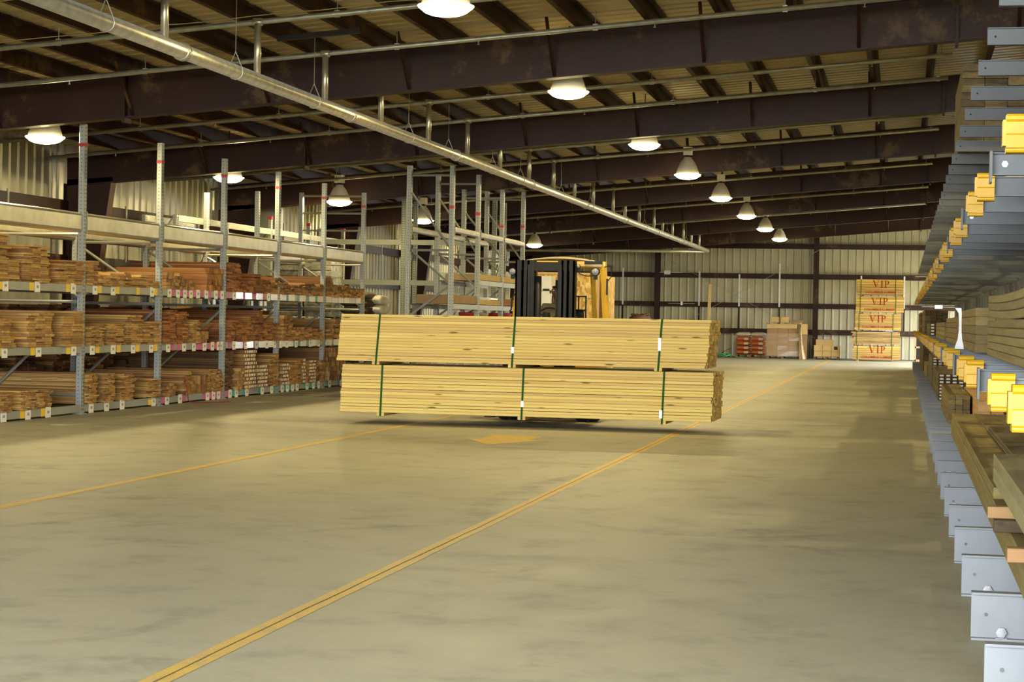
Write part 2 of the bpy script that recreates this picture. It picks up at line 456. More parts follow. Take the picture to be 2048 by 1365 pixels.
# ------------------------------------------------------------------ painted floor marks
def floor_strip(name, label, x, w, y0, y1, joint):
    o = thing(name, label, 'floor marking', (x, y0, 0))
    mb = MB(); n = 60; L = y1-y0
    vs = []
    for i in range(n+1):
        a = i/n; dx = .012*math.sin(a*9+x)
        vs += [(dx-w/2+random.uniform(-.004,.004), a*L, .0015), (dx+w/2+random.uniform(-.004,.004), a*L, .0015)]
    mb.add(vs, [(2*i, 2*i+1, 2*i+3, 2*i+2) for i in range(n)])
    mb.build('paint', m_line, o)
    if joint:
        mb = MB(); vs = []
        for i in range(241):
            a = i/240; dx = .012*math.sin(a*9+x)+.004*math.sin(a*61)+random.uniform(-.003,.003)
            vs += [(dx-.003, a*L, .003), (dx+.003, a*L, .003)]
        mb.add(vs, [(2*i, 2*i+1, 2*i+3, 2*i+2) for i in range(240)])
        mb.build('control_joint', m_joint, o)
    return o
floor_strip('floor_line', 'long yellow floor line with dark joint, right of the arrow', -2.70, .11, 3.0, 73.4, True)
floor_strip('floor_line', 'yellow floor line nearer the grey lumber shelves, left of the arrow', -6.15, .10, 3.0, 60.0, False)
# arrow points towards the camera
mb = MB(); ar = [(-.29,.95),(.29,.95),(.29,.2),(.45,.2),(0,-.75),(-.45,.2),(-.29,.2)]
mb.add([(x, y, .0015) for x, y in ar], [(0,2,1),(0,6,2),(3,2,4),(2,6,4),(6,5,4)])
o = mb.build('floor_arrow', m_line); o.location = (-4.41, 20.95, 0); tag(o, 'yellow painted arrow on the concrete in front of the forklift load', 'floor marking')

# ------------------------------------------------------------------ rigid frames (rafter + column)
def sloped(mb, x0, x1, y0, y1, d0, d1, base=raftz):
    vs = []
    for y in (y0, y1):
        for x, d in ((x0, d0), (x1, d0), (x1, d1), (x0, d1)): vs.append((x, y, base(x)+d))
    mb.add(vs, [(0,1,2,3), (7,6,5,4), (0,4,5,1), (1,5,6,2), (2,6,7,3), (3,7,4,0)])
def make_frame(i, y):
    nm = ['camera side', 'nearest in view', 'second in view', 'third in view', 'fourth in view', 'fifth in view', 'sixth in view', 'last before the far wall']
    t = thing('rigid_frame', 'dark red steel roof frame spanning the shed, ' + nm[i], 'steel frame', (0, y, 0))
    mb = MB(); x0, x1 = -14.33, XR_-.1
    sloped(mb, x0, x1, -.006, .006, .015, .545)
    sloped(mb, x0+.3, x1, -.1, .1, 0, .015); sloped(mb, x0, x1, -.1, .1, .545, .558)
    mb.build('rafter', m_primer, t)
    mb = MB()   # tapered column, wide at the top
    zt = raftz(-13.48)
    mb.prism([(-14.33, 0), (-14.0, 0), (-13.48, zt), (-13.48, zt+.1), (-14.33, zt+.05)], -.006, .006, 'y')
    mb.prism([(-14.0, 0), (-13.985, 0), (-13.465, zt), (-13.48, zt)], -.11, .11, 'y')
    mb.box(-14.345, -14.33, -.11, .11, 0, zt-.02)
    mb.build('column', m_primer, t)
    MB().box(XR_-.42, XR_-.4, -.1, .1, 0, raftz(XR_-.4)).box(XR_-.12, XR_-.1, -.1, .1, 0, raftz(XR_-.1)).box(XR_-.4, XR_-.12, -.006, .006, 0, raftz(XR_-.4)).build('column', m_primer, t)
    for xs in (-9.98, .56):
        mb = MB(); sloped(mb, xs-.018, xs+.018, -.11, .11, -.06, .555); mb.build('splice_plate', m_primer, t)
    for k in range(8):
        xb = -11.75 + 1.86*k
        MB().tube([(xb, -.02, raftz(xb)+.03), (xb, -.62, purlz(xb)+.1)], .022, 4).build('flange_brace', m_primer, t)
    return t
for i in range(8): make_frame(i, [15.2, 23.3, 30.92, 38.54, 46.16, 53.78, 61.4, 69.02][i])

# purlins, Z-sections running the length of the shed
pm = MB()
pm.box(-.005, .005, YF_, YB_-.3, 0, .2).box(-.07, .005, YF_, YB_-.3, 0, .006).box(-.005, .07, YF_, YB_-.3, .194, .2)
pm.box(-.07, -.064, YF_, YB_-.3, .0, .02)
pme = pm.mesh('roof_purlin', m_primer)
k = 0
for j in range(-12, 8):
    x = -3.084 + .857*j
    if x < XL_+.25 or x > XR_-.2: continue
    o = inst('roof_purlin', pme, None, (x, 0, purlz(x)))
    tag(o, 'dark red roof purlin running the length of the shed above the frames', 'purlin', 'roof purlins'); k += 1
# bridging straps between purlins, two a bay
for bi, yb in enumerate((17.9, 20.1, 25.8, 28.4, 33.4, 36.0)):
    mb = MB(); vs = []
    a, b = -13.8, -4.4
    n = 24
    for i in range(n+1):
        x = a + (b-a)*i/n; z = purlz(x) - .012 - .02*abs(math.sin(i*.9))
        vs += [(x, yb-.018, z), (x, yb+.018, z), (x, yb+.018, z+.004), (x, yb-.018, z+.004)]
    fs = []
    for i in range(n):
        q = 4*i
        for e in range(4): fs.append((q+e, q+(e+1) % 4, q+4+(e+1) % 4, q+4+e))
    mb.add(vs, fs + [(3,2,1,0), (4*n, 4*n+1, 4*n+2, 4*n+3)])
    o = mb.build('bridging_strap', m_wall)
    tag(o, 'thin pale steel strap under the purlins, %s from the camera' % ORD[bi], 'strap', 'purlin straps')

# ------------------------------------------------------------------ sprinkler pipes
MX, MZ, MY1 = -6.89, 3.91, 67.85
BR = [16.95, 19.58, 22.03, 24.54, 27.14, 29.69, 32.2, 34.8, 37.33, 39.8, 42.3, 45.3, 47.3, 49.9, 52.95, 54.9, 57.3, 60.2, 62.5, 65.0]
brz = lambda x: 4.535 + SL*(x-MX)
t = thing('sprinkler_main', 'large galvanised sprinkler main running down the shed with short risers', 'pipe', (MX, 6, MZ))
MB().tube([(0, 0, 0), (0, MY1-6, 0)], .075, 16).build('main_pipe', m_galv, t, True)
MB().tube([(.02, MY1-6-.07, -.02), (-7.3, MY1-6-.07, -.05)], .055, 12).build('cross_pipe', m_galv, t, True)
for y in BR:
    MB().tube([(0, y-6, .03), (0, y-6, brz(MX)-MZ)], .040, 10).build('riser', m_galv, t, True)
for y in (17.4, 23.1, 28.9, 35.0, 41.2, 47.4, 53.6, 59.8):
    MB().lathe([(.077, -.035), (.094, -.035), (.094, .035), (.077, .035)], 14, (0, y-6, 0), 'y').build('coupling', m_bright, t, True)
for y in (15.6, 18.9, 21.6, 26.0, 28.4, 31.6, 34.0, 38.2, 41.9, 46.8, 51.0, 56.0, 61.0):
    mb = MB(); lp = [(.083*math.sin(a*PI/6), y-6, -.083*math.cos(a*PI/6)) for a in range(-4, 5)]
    mb.tube([(0, y-6, .21)] + lp + [(0, y-6, .21)], .005, 5)
    mb.tube([(0, y-6, .2), (0, y-6, purlz(MX)-MZ)], .004, 5)
    mb.build('pipe_hanger', m_dkpipe, t)
for i, y in enumerate(BR):
    xa, xb = -14.1, .6
    t = thing('sprinkler_branch', 'thin galvanised sprinkler branch pipe across the roof, %s from the camera' % ordn(i), 'pipe', (MX, y, brz(MX)), 0, 'sprinkler branch pipes')
    MB().tube([(xa-MX, 0, SL*(xa-MX)), (0, 0, 0), (xb-MX, 0, SL*(xb-MX))], .031, 10).build('pipe', m_dkpipe, t, True)
    for x in (-12.9, -10.2, -8.2, -5.0, -2.9, -.5):
        z = SL*(x-MX)
        MB().lathe([(.008, 0), (.008, -.03), (.02, -.034), (.02, -.038), (.004, -.042)], 8, (x-MX, 0, z-.03)).build('sprinkler_head', m_bright, t)
    for x in (-11.4, -9.2, -6.0, -3.6, -1.4, .45):
        z = SL*(x-MX)
        MB().tube([(x-MX, 0, z+.02), (x-MX, 0, z+.19)], .006, 5).box(x-MX-.03, x-MX+.03, -.012, .012, z-.037, z+.04).build('pipe_clip', m_dkpipe, t)
    MB().lathe([(.031, -.06), (.044, -.05), (.044, .05), (.031, .06)], 10, (0, 0, 0), 'x').build('tee_fitting', m_bright, t, True)
mb = MB().box(-1.0, .0, -.03, .03, 0, .06)
o = mb.build('cable_tray', m_black); o.location = (-6.15, 21.0, 4.62); o.rotation_euler = (0, -.083, 0); tag(o, 'short dark channel hung under the roof near the second pipe riser', 'cable tray')

# ------------------------------------------------------------------ high bay lamps
def lamp(x, y, z, label, group):
    t = thing('high_bay_lamp', label, 'lamp', (x, y, z), 0, group)
    MB().lathe([(.0, -.085), (.08, -.082), (.15, -.07), (.20, -.05), (.235, -.022), (.262, 0), (.268, .012), (.235, .02)], 24).build('lens', m_lens, t, True)
    MB().lathe([(.234, .021), (.225, .06), (.195, .15), (.15, .25), (.105, .31), (.08, .335), (.08, .36), (.0, .362)], 24).build('reflector', m_refl, t, True)
    bl = bpy.data.lights.new('bulb', 'POINT'); bl.energy = BULB; bl.color = LAMP_COL; bl.shadow_soft_size = .06
    bo = bpy.data.objects.new('bulb', bl); C.objects.link(bo); bo.parent = t; bo.location = (0, 0, .05)
    MB().box(-.035, .035, -.035, .035, .36, .40).build('neck', m_black, t)
    MB().ebox(-.09, .09, -.09, .09, .40, .56, 'z', .02).build('ballast_box', m_white, t)
    top = roofz(x) - z
    MB().tube([(0, 0, .56), (.015, 0, .60), (0, 0, .64), (0, 0, top)], .008, 6).build('hook', m_black, t)
rowA = ['nearest', 'second', 'third', 'fourth', 'fifth', 'sixth', 'seventh', 'farthest']
for i, y in enumerate((17.42, 24.1, 31.44, 37.9, 44.93, 52.5, 59.75, 66.8)):
    lamp(-4.275, y, 4.30, 'glowing high bay lamp hung over the driving lane, %s of that row' % rowA[i], 'lamps over the lane')
lamp(-11.5, 17.2, 3.73, 'glowing high bay lamp above the left shelving, just before the picture edge', 'shelf lamps before the picture')
for y in (17.42, 24.1, 31.44, 37.9, 44.93, 52.5, 59.75, 66.8):
    lamp(3.32, y, 4.88, 'glowing high bay lamp above the cantilever rack, hidden behind its upper arms', 'lamps over the cantilever rack')
for i, (y, x) in enumerate(((24.1, -11.5), (31.35, -11.52), (37.95, -11.52), (45.1, -11.55), (59.7, -11.6))):
    lamp(x, y, 3.73, 'glowing high bay lamp above the left shelving, %s of that row' % ['nearest', 'second', 'third', 'fourth', 'farthest'][i], 'lamps over the shelving')

# ------------------------------------------------------------------ grey lumber shelving on the left
RX, RY, RS, RH = -10.71, 23.628, 2.691, 3.868
def holes_side(mb, x0, x1, y, z0, z1, step=.0515, r=.008):
    xm = (x0+x1)/2; z = z0
    while z < z1:
        mb.add([(xm-r, y, z), (xm, y, z-r), (xm+r, y, z), (xm, y, z+r)], [(0,1,2,3)]); z += step
def holes_front(mb, x, y0, y1, z0, z1, step=.0515):
    for f in (.28, .72):
        y = y0+(y1-y0)*f; z = z0
        while z < z1:
            mb.add([(x, y-.008, z), (x, y+.008, z), (x, y+.005, z+.024), (x, y-.005, z+.024)], [(0,1,2,3)]); z += step
def post_mesh(name, h, material, red=True):
    mb = MB()
    mb.ebox(-.078, 0, 0, .1, 0, h, 'z', .006)
    mb.mi = 1
    holes_side(mb, -.078, 0, -.0012, .06, h-.03); holes_front(mb, .0012, 0, .1, .05, h-.04)
    return mb.mesh(name, [material, m_hole])
pme_f = post_mesh('front_post', RH, m_post)
pme_u = post_mesh('front_post', RH, m_rack)
rear_c = {}
def rear_me(h):
    if h not in rear_c: rear_c[h] = post_mesh('rear_post', h, m_post)
    return rear_c[h]
def brace_mesh(w, h, braces):
    mb = MB()
    for (xa, za, xb, zb) in braces: mb.tube([(xa, .05, za), (xb, .05, zb)], .021, 4)
    return mb.mesh('brace', m_rack)
up_names = ['the left picture edge', 'the leftmost tall post', 'the second tall post', 'the third tall post', 'the fourth tall post', 'the fifth tall post', 'the far end']
D = 1.32
uprights = []
for k in range(-1, 6):
    y = RY + RS*k
    t = thing('rack_upright', 'grey perforated rack upright frame with braces at %s of the lumber shelving' % up_names[k+1], 'rack upright', (RX, y, 0))
    inst('front_post', pme_f, t)
    rh = {3: 3.5, 4: 3.71, 5: RH}.get(k, 2.75)
    inst('rear_post', rear_me(rh), t, (-D, 0, 0))
    for (xa, za, xb, zb) in ((-.07,.25,-D,.25), (-D,.29,-.07,1.43), (-.07,1.5,-D,1.5), (-.07,2.40,-D,2.40), (-D,2.36,-.07,1.56), (-.07,3.1,-D,3.1), (-.07,3.8,-D,3.8), (-.07, 3.45, -D, 3.45)):
        if k < 5 and za > 3.0: continue
        MB().tube([(xa, .05, za), (xb, .05, zb)], .02, 4).build('brace', m_rack, t)
    if k >= 0:
        MB().box(-.081, .003, -.003, .103, RH-.30, RH-.255).build('red_tape', m_red, t)
    MB().box(-.11, .03, -.02, .12, 0, .012).build('foot_plate', m_rack, t)
bay_names = ['at the left picture edge', 'right of the first tall post', 'right of the second tall post', 'right of the third tall post', 'right of the fourth tall post', 'at the far end']
# tags: (y, kind) w label, y/p/t colour tags, s sleeve
TAGS = {3: [(21.41,'w'),(21.28,'y'),(22.28,'w'),(22.12,'y'),(23.34,'w'),(23.18,'y'),(24.03,'w'),(24.18,'y'),(24.63,'w'),(24.78,'y'),(25.5,'y'),(26.02,'w'),(26.15,'y'),
  (26.69,'w'),(26.85,'p'),(27.03,'w'),(27.19,'p'),(27.31,'w'),(27.46,'p'),(27.56,'w'),(27.71,'p'),(27.86,'w'),(28.03,'p'),(28.22,'w'),(28.38,'p'),(28.64,'w'),(28.8,'p'),(28.96,'w'),
  (29.24,'p'),(29.49,'w'),(29.73,'s'),(29.97,'p'),(30.17,'s'),(30.47,'p'),(30.72,'s'),(30.98,'p'),(31.2,'w'),(31.5,'s'),
  (31.8,'s'),(32.2,'t'),(32.47,'s'),(32.85,'t'),(33.1,'s'),(33.4,'t'),(33.67,'s'),(33.94,'t'),(34.16,'s'),(34.7,'s'),(35.1,'s'),(35.5,'s'),(35.9,'s'),(36.3,'s'),(36.7,'s')],
 2: [(21.41,'w'),(21.25,'y'),(22.34,'w'),(22.18,'y'),(23.38,'w'),(23.22,'y'),(23.97,'w'),(24.14,'y'),(24.66,'w'),(24.85,'y'),(25.36,'w'),(25.52,'y'),(26.02,'w'),(26.18,'y'),
  (26.67,'w'),(26.85,'p'),(27.1,'p'),(27.31,'w'),(27.72,'w'),(27.89,'p'),(28.03,'p'),(28.17,'w'),(28.39,'p'),(28.52,'w'),(28.68,'p'),(28.79,'w'),(29.02,'w'),
  (29.3,'p'),(29.51,'w'),(29.75,'s'),(29.94,'p'),(30.08,'w'),(30.28,'s'),(30.46,'p'),(30.61,'w'),(30.9,'s'),(31.15,'w'),(31.36,'s'),(31.57,'w'),
  (31.8,'w'),(32.03,'s'),(32.23,'w'),(32.42,'s'),(32.58,'t'),(32.76,'w'),(33.0,'t'),(33.17,'s'),(33.38,'t'),(33.59,'w'),(33.86,'s'),(34.11,'w'),(34.75,'s'),(35.25,'s'),(35.75,'s'),(36.25,'s'),(36.75,'s')],
 1: [(21.41,'w'),(21.92,'y'),(22.07,'w'),(22.5,'y'),(22.64,'w'),(23.96,'w'),(24.47,'w'),(25.0,'w'),(26.0,'y'),(26.14,'w'),
  (26.5,'p'),(26.66,'w'),(27.34,'p'),(27.18,'w'),(28.2,'p'),(28.34,'w'),(28.48,'p'),(28.6,'w'),(28.71,'p'),(28.83,'w'),(28.94,'p'),
  (29.22,'p'),(29.36,'w'),(29.52,'t'),(29.66,'w'),(30.0,'t'),(30.17,'w'),(30.78,'t'),(30.95,'w'),(31.45,'w'),(31.63,'t'),
  (32.02,'w'),(32.16,'t'),(32.3,'w'),(32.44,'t'),(32.6,'w'),(32.86,'w'),(33.27,'t'),(33.45,'w'),(33.67,'t'),(33.84,'w'),(33.99,'t'),(34.15,'w'),(34.65,'t'),(34.85,'w'),(35.4,'t'),(35.6,'w')]}
def tag_meshes(w):
    lab = MB(); lab.box(0, .004, -w/2, w/2, -.122, .012); lab.mi = 1
    lab.box(.0035, .0048, -w*.18, w*.22, -.07, -.035)
    sl = MB(); sl.box(0, .006, -.17, .17, -.105, .006)
    ct = MB(); ct.box(0, .003, -w/2, w/2, -.105, .0)
    return lab.mesh('price_label', [m_label, m_print]), sl.mesh('label_sleeve', m_sleeve), ct
lab_me, sl_me, _ = tag_meshes(.15)
ctm = {}
for c_, mm in (('y', m_ytag), ('p', m_ptag), ('t', m_ttag)):
    ctm[c_] = MB().box(0, .003, -.06, .06, -.103, 0).mesh('color_tag', mm)
LV = {1: (.027, .126), 2: (.813, .910), 3: (1.625, 1.725)}
lvn = {1: 'bottom', 2: 'middle', 3: 'upper'}
def beam_profile(z0, z1):
    return [(-.05, z0), (0, z0), (0, z1), (-.018, z1), (-.018, z1-.03), (-.05, z1-.03)]
bayc = {0: 'yellow and white tags', 1: 'yellow and white tags', 2: 'pink and white tags', 3: 'pink and white tags', 4: 'teal and white tags', 5: 'clear label sleeves'}
for b in range(6):
    ya, yb = RY + RS*(b-1) + .102, RY + RS*b - .002
    for L, (z0, z1) in LV.items():
        t = thing('shelf_beam', 'grey %s shelf front beam %s, with %s' % (lvn[L], bay_names[b], bayc[b]), 'shelf beam', (RX, ya, 0))
        MB().prism(beam_profile(z0, z1), 0, yb-ya, 'y').build('beam', m_rack, t)
        for e in (0, yb-ya-.006):
            MB().box(-.055, .004, e, e+.006, max(.014, z0-.04), z1-.002).build('end_connector', m_rack, t)
        for (y, c_) in TAGS[L]:
            if not (ya-.05 <= y <= yb+.05): continue
            yy = min(max(y-ya, .09), yb-ya-.09)
            if c_ == 'w': inst('price_label', lab_me, t, (.001, yy, z1))
            elif c_ == 's': inst('label_sleeve', sl_me, t, (.001, min(max(yy, .18), yb-ya-.18), z1))
            else: inst('color_tag', ctm[c_], t, (.001, yy, z1))
        t = thing('shelf_beam', 'plain grey rear beam of the %s lumber shelf %s' % (lvn[L], bay_names[b]), 'shelf beam', (RX-D-.03, ya, 0))
        MB().prism([(-x, z) for x, z in beam_profile(z0, z1)][::-1], 0, yb-ya, 'y').build('beam', m_rack, t)
    # deep rounded top beams, front and rear
    for fr, x in (('front', RX), ('rear', RX-D)):
        t = thing('top_beam', 'deep rounded bare metal top beam, %s side, %s' % (fr, bay_names[b]), 'top beam', (x, ya, 2.555))
        pr = []
        for (cx, cz, a0) in ((-.06, .09, 0), (-.13, .09, 90), (-.13, -.09, 180), (-.06, -.09, 270)):
            for q in range(0, 91, 30):
                a = (a0+q)*PI/180; pr.append((cx+.06*math.cos(a)-.015, cz+.045*math.sin(a)))
        MB().prism(pr, .011, yb-ya-.002, 'y').build('beam', m_bright, t, False)
        MB().box(-.03, .012, 0, .01, -.15, .15).build('end_connector', m_rack, t)

# boards on the shelves: (level, kind, y0, y1, height, board width, board thickness)
ST = [(3,'p',21.13,21.44,0.58,0.28,0.026),(3,'p',21.45,21.75,0.25,0.25,0.026),(3,'p',21.84,22.56,0.48,0.28,0.026),(3,'p',22.85,23.69,0.31,0.28,0.026),(3,'p',23.77,24.11,0.32,0.2,0.03),(3,'p',24.12,24.47,0.13,0.2,0.03),(3,'p',24.49,24.74,0.16,0.19,0.035),(3,'p',24.76,25.19,0.2,0.2,0.025),(3,'p',25.21,25.75,0.19,0.28,0.03),(3,'p',25.81,26.26,0.1,0.19,0.035),(3,'b',26.61,27.18,0.25,0.05,0.05),(3,'b',27.2,27.7,0.16,0.06,0.05),(3,'r',28.19,28.91,0.32,0.09,0.09),(3,'r',29.18,29.75,0.47,0.19,0.03),(3,'r',29.89,30.41,0.19,0.14,0.05),(3,'r',30.44,30.79,0.32,0.24,0.025),(3,'r',30.82,31.29,0.25,0.14,0.04),(3,'b',31.34,31.71,0.29,0.19,0.04),(3,'b',31.9,33.04,0.19,0.24,0.025),(3,'b',33.12,34.34,0.23,0.24,0.025),(3,'b',34.62,34.95,0.39,0.19,0.03),(3,'b',35.01,35.91,0.25,0.14,0.04),(3,'b',35.98,37.04,0.19,0.14,0.04),(2,'p',21.13,21.52,0.35,0.2,0.03),(2,'p',21.53,21.67,0.13,0.14,0.03),(2,'p',21.98,22.69,0.46,0.24,0.033),(2,'p',23.0,23.61,0.47,0.28,0.033),(2,'p',23.78,24.3,0.3,0.14,0.02),(2,'p',24.48,24.95,0.3,0.24,0.025),(2,'p',25.08,25.64,0.42,0.19,0.03),(2,'p',25.68,26.33,0.32,0.19,0.03),(2,'r',26.48,26.92,0.51,0.24,0.028),(2,'r',27.02,27.38,0.48,0.19,0.03),(2,'p',27.51,27.89,0.36,0.14,0.03),(2,'b',27.91,28.27,0.19,0.09,0.06),(2,'r',29.2,29.57,0.38,0.19,0.04),(2,'r',29.67,30.28,0.38,0.24,0.035),(2,'r',30.35,30.93,0.51,0.19,0.035),(2,'r',30.99,31.41,0.3,0.14,0.035),(2,'r',31.43,31.7,0.32,0.14,0.035),(2,'b',31.95,32.45,0.44,0.19,0.03),(2,'b',32.5,32.91,0.24,0.14,0.03),(2,'b',32.96,33.67,0.23,0.24,0.03),(2,'b',33.77,34.35,0.22,0.19,0.03),(2,'b',34.61,34.99,0.28,0.14,0.04),(2,'b',35.16,35.89,0.38,0.24,0.03),(1,'p',21.18,21.59,0.23,0.14,0.028),(1,'p',21.85,22.74,0.24,0.14,0.022),(1,'p',23.76,24.1,0.41,0.1,0.02),(1,'p',24.35,24.68,0.4,0.1,0.02),(1,'p',24.97,25.38,0.38,0.14,0.022),(1,'p',25.87,26.3,0.28,0.24,0.02),(1,'b',26.52,26.91,0.2,0.09,0.05),(1,'b',27.25,27.52,0.36,0.14,0.03),(1,'b',27.54,27.77,0.2,0.09,0.05),(1,'b',27.81,28.2,0.3,0.06,0.14),(1,'p',28.29,28.44,0.37,0.1,0.02),(1,'p',28.5,28.66,0.35,0.1,0.02),(1,'b',28.71,28.89,0.35,0.1,0.025),(1,'b',28.92,29.09,0.29,0.1,0.02),(1,'d',29.23,29.58,0.64,0.14,0.03),(1,'p',29.62,29.94,0.34,0.06,0.05),(1,'w',29.99,30.56,0.62,0.065,0.065),(1,'w',30.64,31.18,0.4,0.065,0.065),(1,'b',31.29,31.74,0.56,0.24,0.03),(1,'w',31.96,32.32,0.39,0.07,0.065),(1,'b',32.4,33.06,0.41,0.19,0.035),(1,'w',33.12,33.27,0.47,0.09,0.065),(1,'b',33.3,33.45,0.41,0.1,0.04),(1,'w',33.51,33.9,0.4,0.075,0.06),(1,'b',33.96,34.4,0.41,0.19,0.04),(1,'b',34.65,35.17,0.6,0.045,0.09),(1,'b',35.23,35.84,0.59,0.045,0.09)]
def clear_posts(q):
    L, kd, a, b, h, w, t_ = q
    for k in range(-1, 6):
        p0, p1 = RY + RS*k - .006, RY + RS*k + .106
        if a < p1 and b > p0:
            if (a+b)/2 < (p0+p1)/2: b = p0
            else: a = p1
    return (L, kd, a, b, h, w, t_)
ST = [clear_posts(q) for q in ST]
BM = {'p': m_pine, 'b': m_brown, 'r': m_red_w, 'd': m_darkw, 'w': m_brown}
BN = {'p': 'pine', 'b': 'brown', 'r': 'reddish', 'd': 'dark', 'w': 'brown'}
slots = [m_pine, m_brown, m_red_w, m_darkw]
SI = {'p': 0, 'b': 1, 'r': 2, 'd': 3, 'w': 1}
RNG = random.Random(11)
stuff = MB()
mcache = {}
def board_me(kind, w, t_, L):
    key = (kind, round(w, 3), t_, L)
    if key not in mcache:
        mcache[key] = MB().ebox(-L, 0, 0, w, 0, t_, 'x', .003).mesh('board', BM[kind])
    return mcache[key]
n_ind = 0
stackno = {}
STACKNAMES = {(3,0):'leftmost upper shelf stack', (3,1):'low upper shelf stack at the left edge', (3,2):'tall upper shelf stack left of first post', (3,3):'upper shelf stack touching the first post',
 (2,0):'leftmost middle shelf stack', (2,1):'small middle shelf stack at left', (2,2):'wide middle shelf stack left of first post', (2,3):'middle shelf stack touching the first post',
 (1,0):'leftmost bottom shelf stack', (1,1):'fanned bottom shelf stack left of first post', (3,4):'upper shelf stack just right of the first post', (1,2):'bottom shelf stack just right of the first post', (2,4):'middle shelf stack just right of the first post', (1,3):'second bottom stack right of the first post',(1,4):'third bottom stack right of the first post',(2,5):'second middle stack right of the first post'}
def side_ok(st): return True
idx = {}
order = []
for s_ in ST:
    L = s_[0]; i = idx.get(L, 0); idx[L] = i+1; order.append((s_, i))
big = [(3,2),(2,2),(2,3),(3,3),(1,1),(2,0),(3,0),(1,0),(3,1),(2,1),(3,4),(1,2),(2,4)]
order.sort(key=lambda q: (big.index((q[0][0], q[1])) if (q[0][0], q[1]) in big else 99))
for (L, kind, y0, y1, h, w, t_), i in order:
    if kind == 'w': continue
    zb = LV[L][1] + .002
    nc = max(1, round((y1-y0)/w)); nr = max(1, round(h/t_)); w2 = (y1-y0)/nc
    key = (L, i)
    length = 1.68
    cut = RNG.uniform(-.01, .01)
    for c in range(nc):
        rows = nr - (RNG.choice([0, 0, 1, 2]) if c < nc-1 and nr > 4 else 0)
        for r in range(rows):
            xf = RX + .02 + cut + RNG.gauss(0, .018) - (.05 if kind == 'd' else 0)
            xf = min(xf, RX+.09)
            gap = RNG.uniform(.001, .008)
            yy = y0 + c*w2 + RNG.uniform(0, .006)
            zz = zb + r*t_
            if n_ind < 300 and key in STACKNAMES:
                o = inst('board', board_me(kind, round(w2-.006, 3), t_-.0015, length), None, (xf, yy, zz)); o.name = 'board'
                dn = rows-1-r
                lb = '%s board %s from top, %s' % (BN[kind], ordn(dn), STACKNAMES[key])
                if dn == 0: lb = 'topmost %s board, %s' % (BN[kind], STACKNAMES[key])
                g = 'boards of ' + STACKNAMES[key]
                tag(o, lb, 'board', g + ', layer %s' % ordn(dn)); n_ind += 1
            else:
                stuff.mi = SI[kind]
                stuff.ebox(xf-length, xf, yy, yy+w2-gap, zz, zz+t_-.0015, 'x', .003)
# piles at the back of the same shelves
for L, xa in ((1, -11.75), (2, -11.85)):
    for b in range(6):
        y = RY + RS*(b-1) + .2
        while y < RY + RS*b - .36:
            w = RNG.uniform(.14, .28); hh = RNG.uniform(.42, .56) if L == 2 else RNG.uniform(.40, .58); z = LV[L][1]+.002
            while z < LV[L][1] + hh:
                stuff.mi = RNG.choice([2, 2, 3, 1, 3]); tt = RNG.uniform(.025, .04)
                a = xa + RNG.uniform(-.03, .03) - .72
                stuff.ebox(a-.68, a, y, y+w-.008, z, z+tt-.001, 'x', .003); z += tt
            y += w
stuff_o = stuff.build('stacked_boards', slots)
tag(stuff_o, 'mass of brown, reddish and pine boards filling the rest of the left lumber shelving', 'boards')
stuff_o['kind'] = 'stuff'
# white-ended square lengths on the bottom shelf
wn = {29.99: 'the tall block of white-ended lengths', 30.64: 'the second block of white-ended lengths', 31.96: 'the block of white-ended lengths by the fourth post', 33.12: 'the thin white-ended column left of the fifth post', 33.51: 'the white-ended pair nearest the fifth post'}
wm = {}
for (L, kind, y0, y1, h, w, t_), i in order:
    if kind != 'w': continue
    nc = max(1, round((y1-y0)/w)); nr = round(h/t_); w2 = (y1-y0)/nc
    key = (round(w2, 3), t_)
    if key not in wm:
        wm[key] = (MB().ebox(-1.68, 0, 0, w2-.006, 0, t_-.004, 'x', .004).mesh('length', m_brown),
                   MB().box(-.001, .003, w2*.2, w2*.78, t_*.2, t_*.78).mesh('painted_end', m_endw))
    for c in range(nc):
        for r in range(nr):
            t = thing('baluster', '%s white-ended length up, column %s, in %s' % (ordn(r), ['one','two','three','four','five','six','seven','eight','nine'][c], wn[y0]), 'timber', (RX+.02+RNG.gauss(0, .008), y0+c*w2+RNG.uniform(0, .004), LV[1][1]+.002+r*t_), 0, 'white-ended lengths')
            inst('length', wm[key][0], t); inst('painted_end', wm[key][1], t)
o = MB().tube([(-10.66, 27.20, .40), (-10.63, 27.27, .2), (-10.63, 27.32, .05), (-10.6, 27.36, .008), (-10.45, 27.5, .006), (-10.3, 27.75, .006), (-10.2, 28.0, .006)], .008, 6).build('cord', m_cord)
tag(o, 'dark red cord hanging from the bottom shelf onto the floor', 'cord')

# ------------------------------------------------------------------ cantilever rack on the right
CY0, CS = 8.638, 1.382
def ibeam(mb, x0, x1, z0, z1, w=.06, t=.008, taper=0):
    h0 = z1-z0
    mb.box(x0, x1, -.003, .003, z0, z1)
    mb.box(x0, x1, -w/2, w/2, z1-t, z1); mb.box(x0, x1, -w/2, w/2, z0, z0+t)
def hexbolt(mb, x, y, z, r=.012):
    mb.lathe([(0, -.022), (r*.6, -.022), (r*.6, -.016), (r, -.016), (r, -.004), (r*1.5, -.004), (r*1.5, 0)], 6, (x, y, z), 'y')
cm = {}
mb = MB(); ibeam(mb, .32, 1.62, 0, .21, .075, .009); mb.mi = 1
mb.lathe([(0, -.0045), (.009, -.0045), (.009, -.003)], 10, (.385, 0, .11), 'y'); cm['base'] = mb.mesh('base', [m_cant_lit, m_grey])
mb = MB(); hexbolt(mb, .45, -.02, .035, .016); mb.box(.425, .475, -.03, .03, .008, .012); cm['bolt'] = mb.mesh('bolt', m_bolt)
